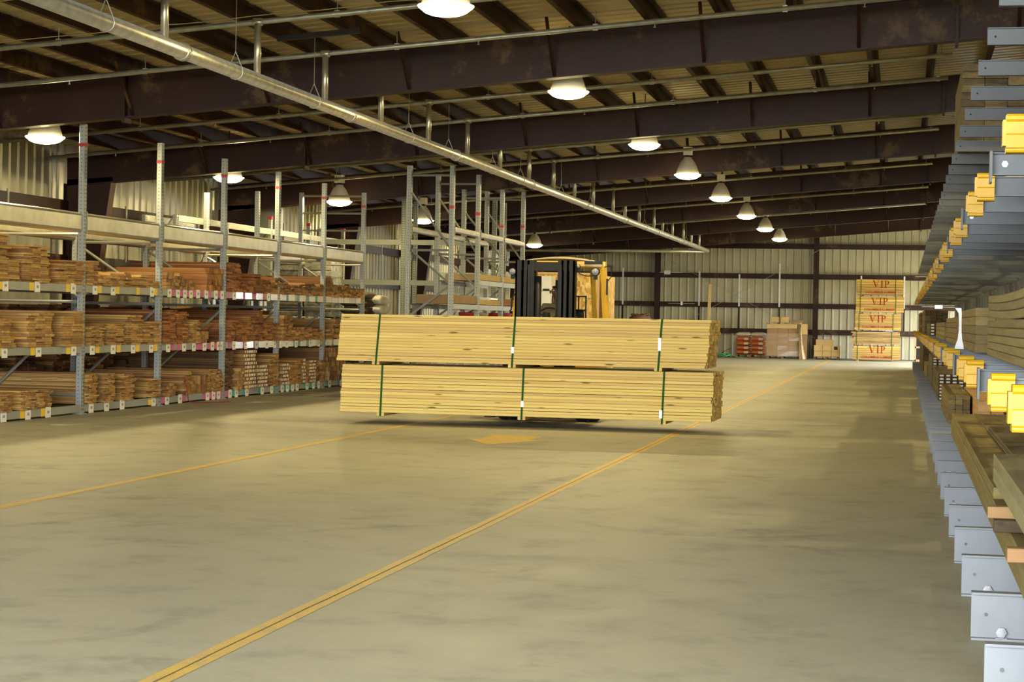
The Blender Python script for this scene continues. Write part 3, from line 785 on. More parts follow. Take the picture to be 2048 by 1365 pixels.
mb = MB(); ibeam(mb, 1.62, 1.64, 0, 3.55, .12); mb.box(1.615, 1.625, -.06, .06, 0, 3.55); mb.box(1.80, 1.81, -.06, .06, 0, 3.55); mb.box(1.62, 1.81, -.004, .004, 0, 3.55); cm['col'] = mb.mesh('column', m_cant)
AL = {1: (.335, 1.195), 2: (.37, 2.15), 3: (.448, 3.12)}
def arm_mesh(L, hole):
    x0, zt = AL[L]; mb = MB(); ibeam(mb, x0, 1.62, zt-.1, zt, .055, .006)
    mb.box(1.6, 1.62, -.05, .05, zt-.16, zt+.06)
    mb.mi = 1
    if hole: mb.lathe([(0, -.0045), (.007, -.0045), (.007, -.003)], 8, (x0+.045, 0, zt-.05), 'y')
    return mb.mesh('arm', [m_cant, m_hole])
for L in (1, 2, 3): cm['arm%d' % L] = arm_mesh(L, True)
def cap_mesh(L):
    x0, zt = AL[L]; x0 -= .012
    prof = [(-.050,-.118),(-.044,-.125),(.044,-.125),(.050,-.118),(.050,-.112),(.038,-.106),(.036,-.06),(.040,-.055),(.040,-.012),(.050,-.004),(.052,.008),(.044,.016),(-.044,.016),(-.052,.008),(-.050,-.004),(-.040,-.012),(-.040,-.055),(-.036,-.06),(-.038,-.106),(-.050,-.112)]
    mb = MB(); mb.prism([(y, zt+z) for y, z in prof], x0, x0+.085, 'x')
    mb.prism([(-.036, zt-.1), (.036, zt-.1), (.040, zt-.055), (.040, zt-.005), (-.040, zt-.005), (-.040, zt-.055)], x0-.012, x0, 'x')
    return mb.mesh('end_cap', m_cap)
for L in (1, 2): cm['cap%d' % L] = cap_mesh(L)
def stop_mesh(L):
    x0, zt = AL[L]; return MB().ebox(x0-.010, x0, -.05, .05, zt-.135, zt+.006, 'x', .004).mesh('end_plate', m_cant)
for L in (1, 2): cm['stop%d' % L] = stop_mesh(L)
for L in (1, 2):
    mb = MB(); hexbolt(mb, AL[L][0]+.055, -.003, AL[L][1]-.05, .010); cm['ab%d' % L] = mb.mesh('bolt', m_bolt)
def make_column(kind):
    t = thing('cantilever_rack_column', '', 'rack column')
    inst('column', cm['col'], t)
    b = inst('base', cm['base'], t); inst('bolt', cm['bolt'], b)
    for L in (1, 2, 3):
        a = inst('arm', cm['arm%d' % L], t)
        if L < 3:
            if kind == 'cap':
                c_ = inst('end_cap', cm['cap%d' % L], a); c_['label'] = 'bright yellow plastic end cap'
            else: inst('end_plate', cm['stop%d' % L], a); inst('bolt', cm['ab%d' % L], a)
    return t
protos = {}
for i, k in enumerate(range(-2, 40)):
    kind = 'plate' if k % 3 == 0 else 'cap'
    lb = 'pale grey-blue cantilever rack column, %s from the camera, %s' % (ordn(i), 'arms with yellow end caps' if kind == 'cap' else 'lower arms ending in steel plates')
    loc = (0, CY0 + CS*k, 0)
    if kind not in protos:
        protos[kind] = make_column(kind); protos[kind].location = loc; protos[kind]['label'] = lb; protos[kind]['group'] = 'cantilever rack columns'
    else: copy_tree(protos[kind], loc, 0, lb, 'cantilever rack columns')
t = thing('rack_brace', 'long horizontal pale grey-blue brace tying the cantilever rack columns together', 'rack brace', (1.7, 5.9, 0))
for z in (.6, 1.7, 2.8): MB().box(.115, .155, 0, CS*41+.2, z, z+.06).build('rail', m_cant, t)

# ------------------------------------------------------------------ lumber on the cantilever rack
lm = {}
def lumber(nm, x0, y0, y1, z0, cols, rows, w, t_, material, kindname, ends=None, jit=.03, bow=0):
    L = round(y1-y0, 2); key = (material.name, w, t_, L, bow)
    if key not in lm:
        mb = MB(); n = 10 if bow else 1
        if bow:
            e = .004; prof = [(e,0),(w-.004-e,0),(w-.004,e),(w-.004,t_-.002-e),(w-.004-e,t_-.002),(e,t_-.002),(0,t_-.002-e),(0,e)]
            vs = []
            for q in range(n+1):
                y = L*q/n; s_ = bow*(1-(2*q/n-1)**2)
                vs += [(px, y, pz - s_) for px, pz in prof]
            fs = [tuple(range(7, -1, -1)), tuple(8*n+q for q in range(8))]
            fs = [tuple(reversed(f)) for f in fs]
            for q in range(n):
                for e2 in range(8): fs.append((8*q+e2, 8*q+8+e2, 8*q+8+(e2+1) % 8, 8*q+(e2+1) % 8))
            mb.add(vs, fs)
        else: mb.ebox(0, w-.004, 0, L, 0, t_-.002, 'y', .005)
        lm[key] = mb.mesh('board', material)
        if ends:
            lm[('e',)+key] = MB().box(w*.22, w*.80, -.002, .004, t_*.22, t_*.72).mesh('end_label', m_label)
    for c in range(cols):
        for r in range(rows):
            loc = (x0+c*w, y0+RNG.uniform(-jit, jit), z0+r*t_)
            cn = ['left edge', 'second from left', 'third from left', 'fourth from left', 'fifth from left'][c]
            rn = 'only' if rows == 1 else ('bottom' if r == 0 else 'top' if r == rows-1 else ordn(r))
            lb = '%s %s, %s layer, %s, %s' % (kindname, 'board' if t_ < .08 else 'timber', rn, cn, nm)
            if ends:
                t = thing('treated_board', lb, 'board', loc, 0, 'boards of ' + nm)
                inst('board', lm[key], t); e_ = inst('end_label', lm[('e',)+key], t); e_['label'] = 'white paper end tag'
            else:
                o = inst('treated_board', lm[key], None, loc); tag(o, lb, 'board', 'boards of ' + nm)
ZB, Z1, Z2, Z3 = .212, 1.197, 2.152, 3.122
# base level
lumber('long low stack beside the camera', .53, 6.2, 21.0, ZB, 4, 1, .24, .165, m_treat, 'greenish brown', None, .05)
lumber('thin top layer of the long low stack', .535, 11.46, 20.95, ZB+.165, 4, 1, .235, .068, m_treat, 'greenish brown', None, .03)
lumber('loose dark boards on the long low stack', .77, 13.75, 17.5, ZB+.233, 3, 1, .22, .045, m_treat_d, 'dark', None, .05)
for i, (y, mm, ds) in enumerate(((8.4, m_stick, 'pale'), (9.6, m_treat_d, 'dark'), (10.3, m_stick, 'orange-tan'))):
    o = MB().ebox(-.06, .9, -.045, .045, 0, .06, 'x', .004).build('spacer_stick', mm); o.location = (.515, y, ZB+.166)
    tag(o, '%s wooden spacer stick under the pale timber, %s from the camera' % (ds, ORD[i]), 'spacer')
lumber('pale timber raised on spacer sticks', .555, 6.3, 11.9, ZB+.228, 3, 2, .25, .085, m_treat_l, 'pale greenish', None, .04)
lumber('low stack with dark ends', .55, 23.3, 27.6, ZB, 3, 6, .085, .058, m_treat, 'brown', None, .02)
lumber('pair of upright light timbers', .83, 21.6, 26.6, ZB, 2, 3, .14, .115, m_tan, 'light brown', None, .02)
lumber('small tagged pile behind the dark boards', 1.12, 22.0, 26.0, ZB, 2, 4, .09, .05, m_treat_d, 'white-tagged dark', True, .03)
lumber('tagged bundle on the floor arms', .56, 30.6, 36.4, ZB, 5, 8, .10, .052, m_treat_d, 'white-tagged dark', True, .02)
lumber('higher tagged bundle beyond it', .56, 37.2, 42.2, ZB, 4, 11, .10, .052, m_treat_d, 'white-tagged dark', True, .02)
lumber('far floor stack', .54, 43.6, 49.0, ZB, 4, 5, .12, .055, m_treat, 'brown', None, .02)
lumber('last tall floor stack', .52, 50.2, 60.2, ZB, 4, 8, .14, .085, m_treat_d, 'dark', None, .04)
# first arms
lumber('bowed stack on the nearest lower arms', .50, 7.0, 11.8, Z1+.012, 3, 5, .14, .042, m_treat, 'greenish', None, .015, 0)
lumber('two warped top layers nearest the camera', .50, 6.9, 11.75, Z1+.012+.21+.022, 3, 3, .14, .043, m_treat, 'greenish', None, .03, .020)
lumber('square stack with the white strap', .50, 13.8, 18.2, Z1, 4, 5, .14, .064, m_treat, 'olive', None, .02)
lumber('olive stack behind the strapped one', .50, 18.7, 23.0, Z1, 3, 5, .14, .055, m_treat, 'olive', None, .02)
lumber('plain stack before the tagged ends', .50, 24.0, 30.0, Z1, 4, 4, .13, .058, m_treat, 'brown', None, .02)
lumber('tagged stack on the lower arms', .50, 37.0, 41.6, Z1, 4, 4, .10, .058, m_treat_d, 'white-tagged', True, .02)
lumber('far dark stack on the lower arms', .48, 44.0, 50.0, Z1, 4, 9, .13, .06, m_treat_d, 'dark', None, .02)
lumber('farthest stack on the lower arms', .46, 53.0, 60.0, Z1, 3, 9, .13, .06, m_darkw, 'dark', None, .02)
# second arms: tan planks seen from below
lumber('planks on the nearest upper arms', .50, 5.9, 9.4, Z2+.016, 5, 1, .19, .04, m_tan, 'tan', None, .05)
lumber('next planks along the upper arms', .52, 10.4, 14.2, Z2+.016, 5, 1, .19, .04, m_tan, 'tan', None, .05)
lumber('planks farther along the upper arms', .60, 15.6, 19.6, Z2+.016, 5, 1, .19, .04, m_tan, 'tan', None, .05)
# top arms: dark stack
lumber('dark stack on the top arms', .50, 18.4, 20.9, Z3, 5, 11, .21, .066, m_treat_d, 'dark brown', None, .03)
# twisted white strap over the olive stack
mb = MB(); vs = []
pts = [(.47, 1.535, .035), (.487, 1.49, .018), (.489, 1.42, .014), (.489, 1.34, .016), (.488, 1.27, .026), (.485, 1.21, .05), (.483, 1.19, .055)]
for (x, z, hw) in pts: vs += [(x-.022-.72*hw, 0, z), (x-.022+.72*hw, 0, z), (x-.022+.72*hw, .004, z), (x-.022-.72*hw, .004, z)]
fs = [(0,1,2,3), (4*len(pts)-1, 4*len(pts)-2, 4*len(pts)-3, 4*len(pts)-4)]
for i in range(len(pts)-1):
    q = 4*i
    for e in range(4): fs.append((q+e, q+4+e, q+4+(e+1) % 4, q+(e+1) % 4))
mb.add(vs, fs); o = mb.build('packing_strap', m_strapw); o.location = (.004, 16.4, 0); tag(o, 'twisted white packing strap hanging down the olive timber stack', 'strap')

# ------------------------------------------------------------------ forklift load: two strapped lumber bundles
def load_bundle(label, loc, rz, L, cols, rows, w, t_, shear, strap_x, strap_h):
    root = thing('lumber_bundle', label, 'lumber', loc, rz)
    rn = random.Random(int(loc[2]*100)+3)
    rest = MB()
    me = None
    for c in range(cols):
        for r in range(rows):
            dx = shear*(r/(rows-1)-.5) + rn.gauss(0, .004 if c else .003)
            if c > 0: dx += rn.gauss(0, .006)
            y = c*w; z = r*t_; dz = rn.choice([.0007, .001, .001, .0016, .0022, .0055]); dy = rn.uniform(-.002, .003) if c == 0 else 0
            el = rn.uniform(-.010, .012)
            mb = MB() if c < 6 else rest
            m0 = len(mb.v)
            mb.ebox(-L/2+dx, L/2+dx+el, y+dy, y+w-.003, z, z+t_-dz, 'x', .0035)
            if c < 6:
                # end faces take the end-grain material
                mb.m[0] = 1; mb.m[1] = 1
                mb.build('board', [m_load, m_loadend], root)
            else:
                mb.m[-10] = 1; mb.m[-9] = 1
    o = rest.build('board', [m_load, m_loadend], root); o['kind'] = 'stuff'
    H = rows*t_; W = cols*w
    for x, top in strap_x:
        mb = MB(); k = .0125
        sh = top*.5
        mb.add([(x-k+sh, -.006, H), (x+k+sh, -.006, H), (x+k-sh, -.006, -.045), (x-k-sh, -.006, -.045), (x-k+sh, -.003, H), (x+k+sh, -.003, H), (x+k-sh, -.003, -.045), (x-k-sh, -.003, -.045)],
               [(0,3,2,1), (4,5,6,7), (0,4,7,3), (1,2,6,5), (2,3,7,6)])
        mb.add([(x-k+sh, -.006, H+.003), (x+k+sh, -.006, H+.003), (x+k+sh, W, H+.003), (x-k+sh, W, H+.003), (x-k+sh, -.006, H), (x+k+sh, -.006, H), (x+k+sh, W, H), (x-k+sh, W, H)], [(0,1,2,3), (7,6,5,4), (0,4,5,1), (1,5,6,2), (2,6,7,3), (3,7,4,0)])
        mb.add([(x-k-sh, W+.004, -.045), (x+k-sh, W+.004, -.045), (x+k+sh, W+.004, H), (x-k+sh, W+.004, H)], [(0,1,2,3)])
        s_ = mb.build('strap', m_green, root); s_['label'] = 'green packing strap'
        for q in (-.03, .03):
            MB().ebox(x-sh+q-.019, x-sh+q+.019, 0, W, -.042, -.001, 'y', .003).build('bearer', m_load, root)
    for x, z0, z1 in strap_h:
        s_ = MB().box(x-.019, x+.019, -.0095, -.0065, z0, z1).build('seal_tag', m_wtag, root); s_['label'] = 'white seal tag'
    return root
LX, LY, LRZ = -4.69, 23.43, -.02
load_bundle('lower strapped bundle of fresh yellow boards carried by the forklift', (LX+.02, LY, .145), LRZ, 4.78, 12, 16, .089, .0381, .02, ((-1.85, .02), (.0, .02), (1.78, .02)), ((1.755, .03, .13), (.0, .12, .20)))
load_bundle('upper strapped bundle of fresh yellow boards carried by the forklift', (LX-.03, LY+.01, .145+.61+.045), LRZ, 4.76, 12, 16, .089, .0376, .05, ((-1.86, .05), (-.08, .035), (1.78, .04)), ((1.775, .21, .37), (-.09, .14, .22)))

# ------------------------------------------------------------------ forklift
fk = thing('forklift', 'yellow and black forklift carrying two lumber bundles across its forks', 'forklift', (-4.72, 24.45, 0))
FX, FY = -4.72, 24.45
def fbox(nm, mt, x0, x1, y0, y1, z0, z1, e=.02, ax='z'):
    return MB().ebox(x0-FX, x1-FX, y0-FY, y1-FY, z0, z1, ax, e).build(nm, mt, fk)
def rail(nm, x0, x1, open_side):
    mb = MB(); y0, y1 = .32, .50
    mb.box(x0, x1, y0, y0+.03, .08, 2.16); mb.box(x0, x1, y1-.03, y1, .08, 2.16)
    if open_side > 0: mb.box(x0, x0+.025, y0, y1, .08, 2.16)
    else: mb.box(x1-.025, x1, y0, y1, .08, 2.16)
    return mb.build(nm, m_mast, fk)
# channels in pairs, left and right
for sx, sg in ((-.345, 1), (.30, -1)):
    pass
rail('mast_rail', -.345, -.265, 1); rail('mast_rail', -.255, -.19, 1); rail('mast_rail', -.18, -.09, 1)
rail('mast_rail', .23, .30, -1); rail('mast_rail', .31, .375, -1); rail('mast_rail', .385, .455, -1)
MB().box(-.345, .455, .33, .39, 2.02, 2.13).box(-.345, .455, .44, .5, 2.06, 2.14).box(-.3, .42, .44, .5, 1.0, 1.06).build('mast_crossbar', m_mast, fk)
MB().box(-.345, .455, .33, .48, .25, .36).build('mast_crossbar', m_mast, fk)
MB().tube([(-.05, .42, .15), (-.05, .42, 1.95)], .045, 12).build('lift_cylinder', m_black, fk, True)
MB().tube([(.20, .42, .15), (.20, .42, 1.9)], .018, 8).build('hydraulic_hose', m_black, fk, True)
MB().box(.26, .285, .30, .31, .4, 2.1).box(-.17, -.145, .30, .31, .4, 2.1).build('lift_chain', m_black, fk)
MB().box(-.55, .65, .18, .235, .35, .47).box(-.55, .65, .18, .235, .78, .9).box(-.345, -.30, .235, .32, .3, .95).box(.41, .455, .235, .32, .3, .95).build('carriage', m_mast, fk)
for x in (-.45, .38):
    MB().prism([(.18, .10), (-.98, .125), (-.98, .138), (.13, .143), (.13, .9), (.18, .9)], x, x+.12, 'x').build('fork', m_mast, fk)
def wheel(x, y, r, w, nm='front_wheel'):
    t = MB(); t.lathe([(r*.55, -w/2), (r*.9, -w/2), (r, -w/2+.04), (r, -.02), (r*.97, -.015), (r*.97, .015), (r, .02), (r, w/2-.04), (r*.9, w/2), (r*.55, w/2)], 28, (x, y, r), 'x')
    o = t.build(nm, m_tyre, fk, True)
    h = MB().lathe([(0, -w/2+.05), (r*.3, -w/2+.05), (r*.56, -w/2+.01), (r*.56, w/2-.01), (r*.3, w/2-.05), (0, w/2-.05)], 20, (x, y, r), 'x').build('hub', m_fyel, o)
wheel(-.53, .98, .36, .30); wheel(.56, .98, .36, .34)
wheel(-.42, 2.62, .28, .24, 'rear_wheel'); wheel(.44, 2.62, .28, .24, 'rear_wheel')
# body
mb = MB()
mb.prism([(.62, .30), (2.2, .26), (2.2, .62), (1.35, .62), (1.25, .42), (.95, .42), (.80, .78), (.62, .80)], -.34, .36, 'x')
mb.build('chassis', m_fyel, fk)
MB().prism([(1.72, .62), (3.05, .55), (3.12, .75), (3.08, 1.05), (2.7, 1.12), (1.72, 1.02)], -.46, .48, 'x').build('counterweight', m_fyel, fk)
fbox('dash_panel', m_black, FX-.36, FX+.38, FY+.68, FY+.86, .78, 1.16, .04)
MB().ebox(-.26, .28, 1.72, 2.22, 1.02, 1.12, 'x', .03).ebox(-.24, .26, 2.2, 2.32, 1.1, 1.52, 'x', .04).build('seat', m_black, fk)
# overhead guard
GT = 2.17
MB().tube([(-.56, 1.02, .78), (-.50, 1.10, 1.4), (-.455, 1.16, GT)], .036, 4).build('guard_post', m_fyel, fk)
MB().tube([(.80, 1.02, .78), (.765, 1.10, 1.4), (.70, 1.16, GT)], .048, 4).build('guard_post', m_fyel, fk)
MB().tube([(-.52, 2.95, 1.0), (-.52, 2.7, 1.5), (-.50, 2.5, GT)], .036, 4).build('guard_post', m_fyel, fk)
MB().tube([(.36, 2.95, 1.0), (.345, 2.7, 1.5), (.335, 2.5, GT)], .036, 4).build('guard_post', m_fyel, fk)
MB().ebox(-.47, .74, 1.12, 1.20, 2.095, 2.175, 'x', .012).ebox(-.42, .40, 2.46, 2.53, 2.11, 2.17, 'x', .012).build('guard_crossbar', m_fyel, fk)
mb = MB()
for q in range(7): mb.box(-.40+.17*q, -.37+.17*q, 1.18, 2.48, 2.13, 2.165)
mb.box(-.47, -.41, 1.1, 2.5, 2.11, 2.175); mb.box(.455, .70, 1.09, 1.12, 2.135, 2.18)
mb.build('guard_grille', m_black, fk)
mb = MB(); vs = []; nx, ny = 16, 8
for j in range(ny+1):
    for i in range(nx+1):
        a, b = i/nx*2-1, j/ny*2-1
        vs.append((.06+.52*a, 1.85+.6*b, 2.178 + .075*(1-a*a)*(1-b**4*.4)))
mb.add(vs, [(j*(nx+1)+i, j*(nx+1)+i+1, (j+1)*(nx+1)+i+1, (j+1)*(nx+1)+i) for j in range(ny) for i in range(nx)])
o = mb.build('roof_cover', m_dome, fk, True); md = o.modifiers.new('thick', 'SOLIDIFY'); md.thickness = .012
def worklight(x, y, z, r=.05):
    o = MB().lathe([(0, -.02), (r*.8, -.022), (r, -.012), (r, .02), (r*.6, .06), (0, .07)], 16, (x, y, z), 'y').build('work_light', m_black, fk, True)
    MB().lathe([(0, -.028), (r*.85, -.023), (r*.85, -.01)], 16, (x, y, z), 'y').build('lens', m_glass, o, True)
    MB().box(x-.025, x+.025, y, y+.03, z-r-.05, z-r+.01).build('bracket', m_black, o)
worklight(.625, 1.0, 2.03, .056); worklight(-.52, 1.0, 2.02, .05)
worklight(.47, .52, 2.09, .028); worklight(-.33, .52, 2.1, .022)
MB().tube([(.62, 1.05, 1.98), (.5, 1.06, 1.97), (.40, 1.08, 2.0), (.35, 1.1, 2.05)], .006, 5).build('light_cable', m_black, fk)
MB().tube([(.73, 1.12, 2.1), (.82, 1.1, 2.11), (.83, 1.1, 1.97), (.77, 1.1, 1.9)], .007, 5).box(.765, .785, 1.05, 1.09, 1.72, 1.94).build('mirror_bracket', m_black, fk)
MB().tube([(-.50, 1.05, 1.72), (-.53, 1.03, 1.65), (-.535, 1.02, 1.5), (-.56, 1.02, 1.48)], .012, 6).build('grab_handle', m_black, fk)
MB().ebox(-.08, .02, .9, .98, 1.3, 1.47, 'z', .03).build('lever_box', m_black, fk)
# steering wheel facing the driver
mb = MB(); n = 24; R_ = .17
ring = [Vector((R_*math.cos(2*PI*q/n), .45*R_*math.sin(2*PI*q/n), .89*R_*math.sin(2*PI*q/n))) for q in range(n+1)]
mb.tube([tuple(p) for p in ring], .014, 8, False)
for q in (2, 10, 18): mb.tube([(0, 0, -.02), tuple(ring[q])], .009, 6)
mb.tube([(0, 0, -.02), (0, -.25, -.32)], .03, 10)
o = mb.build('steering_wheel', m_black, fk, True); o.location = (-.06, 1.28, 1.385)
# rear frame behind the seat
mb = MB()
for x in (-.22, -.05, .16, .265): mb.box(x, x+.018, 2.36, 2.378, 1.02, 1.72)
mb.box(-.22, .283, 2.36, 2.378, 1.70, 1.72); mb.box(.0, .283, 2.355, 2.383, 1.5, 1.525)
mb.build('seat_guard_frame', m_black, fk)

# ------------------------------------------------------------------ driver
def skin(name, chains, mt, parent=None, sub=1, loc=(0,0,0)):
    # chains: list of [(x,y,z,r),...]; the first vertex of a chain that equals an earlier one is shared
    vs, es, rs = [], [], []; ix = {}
    roots = []
    for ch in chains:
        prev = None
        for q, (x, y, z, r) in enumerate(ch):
            k = (round(x, 4), round(y, 4), round(z, 4))
            if k in ix: i = ix[k]
            else:
                i = len(vs); ix[k] = i; vs.append((x, y, z)); rs.append(r)
                if q == 0: roots.append(i)
            if prev is not None: es.append((prev, i))
            prev = i
    me = bpy.data.meshes.new(name); me.from_pydata(vs, es, []); me.materials.append(mt)
    o = bpy.data.objects.new(name, me); C.objects.link(o); o.location = loc
    if parent: o.parent = parent
    m_ = o.modifiers.new('skin', 'SKIN'); m_.use_smooth_shade = True
    for i, r in enumerate(rs):
        sv = me.skin_vertices[0].data[i]; sv.radius = (r, r); sv.use_root = i in roots
    s_ = o.modifiers.new('sub', 'SUBSURF'); s_.levels = sub; s_.render_levels = sub
    return o
P0 = (-4.785, 26.42, 1.12)
dr = thing('person', 'forklift driver in a khaki shirt seated behind the black mast, hands on the wheel', 'person', P0)
ch = [[(0,0,.06,.13),(0,-.01,.25,.135),(0,-.02,.40,.15),(0,-.02,.47,.09),(0,-.03,.53,.052),(0,-.04,.58,.062),(0,-.05,.645,.098),(0,-.05,.71,.09)]]
for s_ in (-1, 1):
    ch.append([(0,-.02,.40,.15),(s_*.17,-.02,.42,.068),(s_*.25,-.08,.22,.05),(s_*.24,-.20,.10,.042),(s_*.20,-.36,.22,.033),(s_*.165,-.41,.26,.036)])
    ch.append([(0,0,.06,.13),(s_*.10,-.04,.05,.095),(s_*.14,-.44,.06,.07),(s_*.14,-.54,-.28,.05),(s_*.14,-.52,-.38,.042),(s_*.14,-.62,-.40,.04)])
    b = (s_*.165,-.41,.26)
    for q in range(4):     # fingers curled over the rim, lengths differ
        fx = b[0] - s_*(.012*q-.02); l_ = (.9, 1.05, 1.0, .8)[q]
        ch.append([(fx+.001, b[1]-.012, b[2]+.006*q, .011), (fx-s_*.004, b[1]-.045*l_, b[2]+.02+.004*q, .0095), (fx-s_*.012, b[1]-.062*l_, b[2]-.005, .009), (fx-s_*.016, b[1]-.042*l_, b[2]-.026, .008)])
    ch.append([(b[0]-s_*.02, b[1]+.012, b[2]+.005, .012), (b[0]-s_*.045, b[1]-.012, b[2]+.018, .010), (b[0]-s_*.055, b[1]-.035, b[2]+.012, .009)])
ch.append([(0.0, -.135, .655, .017), (0, -.158, .632, .016), (0, -.15, .618, .012)])
for s_ in (-1, 1): ch.append([(s_*.092, -.045, .665, .014), (s_*.102, -.035, .64, .013), (s_*.094, -.045, .618, .009)])
ch.append([(-.028, -.138, .583, .008), (0, -.146, .581, .010), (.028, -.138, .583, .008)])
skin('body', ch, m_skin, dr, 2)
mb = MB()
for s_ in (-1, 1): mb.lathe([(0, -.014), (.008, -.011), (.012, 0)], 10, (s_*.036, -.128, .665), 'y')
mb.build('eyes', m_white, dr, True)
sh = [[(0,0,.03,.145),(0,-.01,.25,.152),(0,-.02,.40,.168),(0,-.022,.475,.075)]]
for s_ in (-1, 1): sh.append([(0,-.02,.40,.168),(s_*.17,-.02,.42,.082),(s_*.25,-.08,.22,.064),(s_*.247,-.14,.155,.06)])
skin('shirt', sh, m_shirt, dr, 2)
tr = [[(0,.01,.04,.14),(0,0,.10,.14)]]
for s_ in (-1, 1): tr.append([(0,.01,.04,.14),(s_*.10,-.04,.05,.105),(s_*.14,-.44,.06,.082),(s_*.14,-.54,-.28,.062),(s_*.14,-.525,-.36,.06)])
skin('trousers', tr, m_pants, dr, 2)
skin('hair', [[(0,-.035,.69,.098),(0,-.03,.735,.082)],], m_hair, dr, 2)
for s_ in (-1, 1):
    MB().ebox(s_*.14-.045, s_*.14+.045, -.72, -.47, -.44, -.365, 'y', .02).build('shoe', m_black, dr)

# ------------------------------------------------------------------ VIP bundles by the back wall
def glyph_poly(ch):
    # serif capitals on a unit-high box: list of convex quads, width
    st, th = .16, .055
    if ch == 'I': return [[(.12,0),(.12+st,0),(.12+st,1),(.12,1)], [(0,0),(.40,0),(.40,th),(0,th)], [(0,1-th),(.40,1-th),(.40,1),(0,1)]], .40
    if ch == 'V': return [[(.08,1),(.29,1),(.56,.12),(.47,0)], [(.47,0),(.53,.06),(.86,1),(.80,1)], [(0,1-th),(.36,1-th),(.36,1),(0,1)], [(.66,1-th),(.98,1-th),(.98,1),(.66,1)]], .98
    if ch == 'P':
        q = [[(.12,0),(.12+st,0),(.12+st,1),(.12,1)], [(0,0),(.40,0),(.40,th),(0,th)], [(0,1-th),(.2,1-th),(.2,1),(0,1)]]
        n = 8
        for i in range(n):
            a0, a1 = PI/2-PI*i/n, PI/2-PI*(i+1)/n
            f = lambda a, r1, r2: (.36+r1*math.cos(a), .73+r2*math.sin(a))
            q.append([f(a0,.33,.27), f(a1,.33,.27), f(a1,.17,.21), f(a0,.17,.21)])
        q += [[(.2,.94),(.37,.94),(.37,1),(.2,1)], [(.2,.46),(.37,.46),(.37,.52),(.2,.52)]]
        return q, .70
    return [], .4
def word_mesh(txt, h, y):
    mb = MB(); x = 0
    for ch in txt:
        qs, w = glyph_poly(ch)
        for q in qs:
            vs = [(x+a*h, y, b*h) for a, b in q]
            mb.add(vs, [tuple(range(len(q)))])
        x += (w+.12)*h
    W = x-.12*h
    mb.v = [(a-W/2, b, c) for a, b, c in mb.v]
    return mb.mesh('lettering', m_ink)
vip_me = word_mesh('VIP', .27, -.003)
cu = bpy.data.curves.new('lettering_line', 'FONT'); cu.body = 'COLUMBUS LUMBER'; cu.size = .125; cu.align_x = 'CENTER'; cu.extrude = .0005; cu.offset = .002
tmp = bpy.data.objects.new('tmp', cu); C.objects.link(tmp)
bpy.context.view_layer.update()
line_me = bpy.data.meshes.new_from_object(tmp.evaluated_get(bpy.context.evaluated_depsgraph_get())); line_me.materials.clear(); line_me.materials.append(m_ink)
bpy.data.objects.remove(tmp)
def vip(loc, W, H, D_, rows, mt, text, label, shift=0):
    t = thing('board_bundle', label, 'lumber', loc)
    rn = random.Random(int(loc[2]*50)); h = H/rows
    for r in range(rows):
        e = rn.uniform(-.015, .015) if text else rn.uniform(-.05, .05)
        MB().ebox(-W/2+e, W/2+e, rn.uniform(0, .006), .12, r*h, (r+1)*h-.006, 'x', .006).build('board', mt, t)
    rest = MB()
    for r in range(rows):
        for c in range(7): rest.ebox(-W/2+rn.uniform(-.01, .02), W/2+rn.uniform(-.02, .02), .125+c*.14, .26+c*.14, r*h, (r+1)*h-.006, 'x', .006)
    o = rest.build('board', mt, t); o['kind'] = 'stuff'
    for x in (-W/2+.16, W/2-.28):
        MB().box(x-.012, x+.012, -.008, -.004, -.045, H+.004).box(x-.012, x+.012, -.008, 1.1, H, H+.004).build('strap', m_green, t)
        MB().ebox(x-.045, x+.045, .01, 1.08, -.052, -.004, 'y', .003).build('bearer', mt, t)
    if text:
        a = inst('lettering', vip_me, t, (.02+shift, 0, H*.46)); a['label'] = 'dark red VIP lettering'
        b = inst('lettering', line_me, t, (.02+shift, -.003, H*.10), (PI/2, 0, 0)); b['label'] = 'small red line of lettering'
    return t
vip((-.97, 73.0, .06), 1.72, .52, 1.1, 6, m_vip, True, 'VIP lettered board bundle at the bottom of the far stack, on the floor')
vip((-1.0, 72.95, .64), 1.74, .47, 1.1, 9, m_vipd, False, 'rough unlettered board bundle second from the bottom of the VIP stack')
vip((-.94, 73.0, 1.19), 1.70, .60, 1.1, 7, m_vip, True, 'VIP lettered board bundle in the middle of the stack, on the rough bundle', -.03)
vip((-.88, 72.98, 1.85), 1.76, .60, 1.1, 6, m_vip, True, 'VIP lettered board bundle second from the top of the far stack', -.03)
vip((-.88, 73.0, 2.51), 1.72, .58, 1.1, 6, m_vip, True, 'VIP lettered board bundle topmost of the far stack', .01)
mb = MB(); 
for i in range(9): 
    a = i*.7; mb.tube([(.16*math.cos(a), .12*math.sin(a), .03), (.2*math.cos(a+.8), .14*math.sin(a+.8), .05+.01*(i % 3)), (.1*math.cos(a+1.6), .1*math.sin(a+1.6), .03)], .016, 5)
o = mb.build('film_scrap', m_strapw); o.location = (-.55, 73.06, 1.125); o.scale = (1,1,.5); tag(o, 'crumpled pinkish scrap of plastic film between two bundles of the VIP stack', 'scrap')

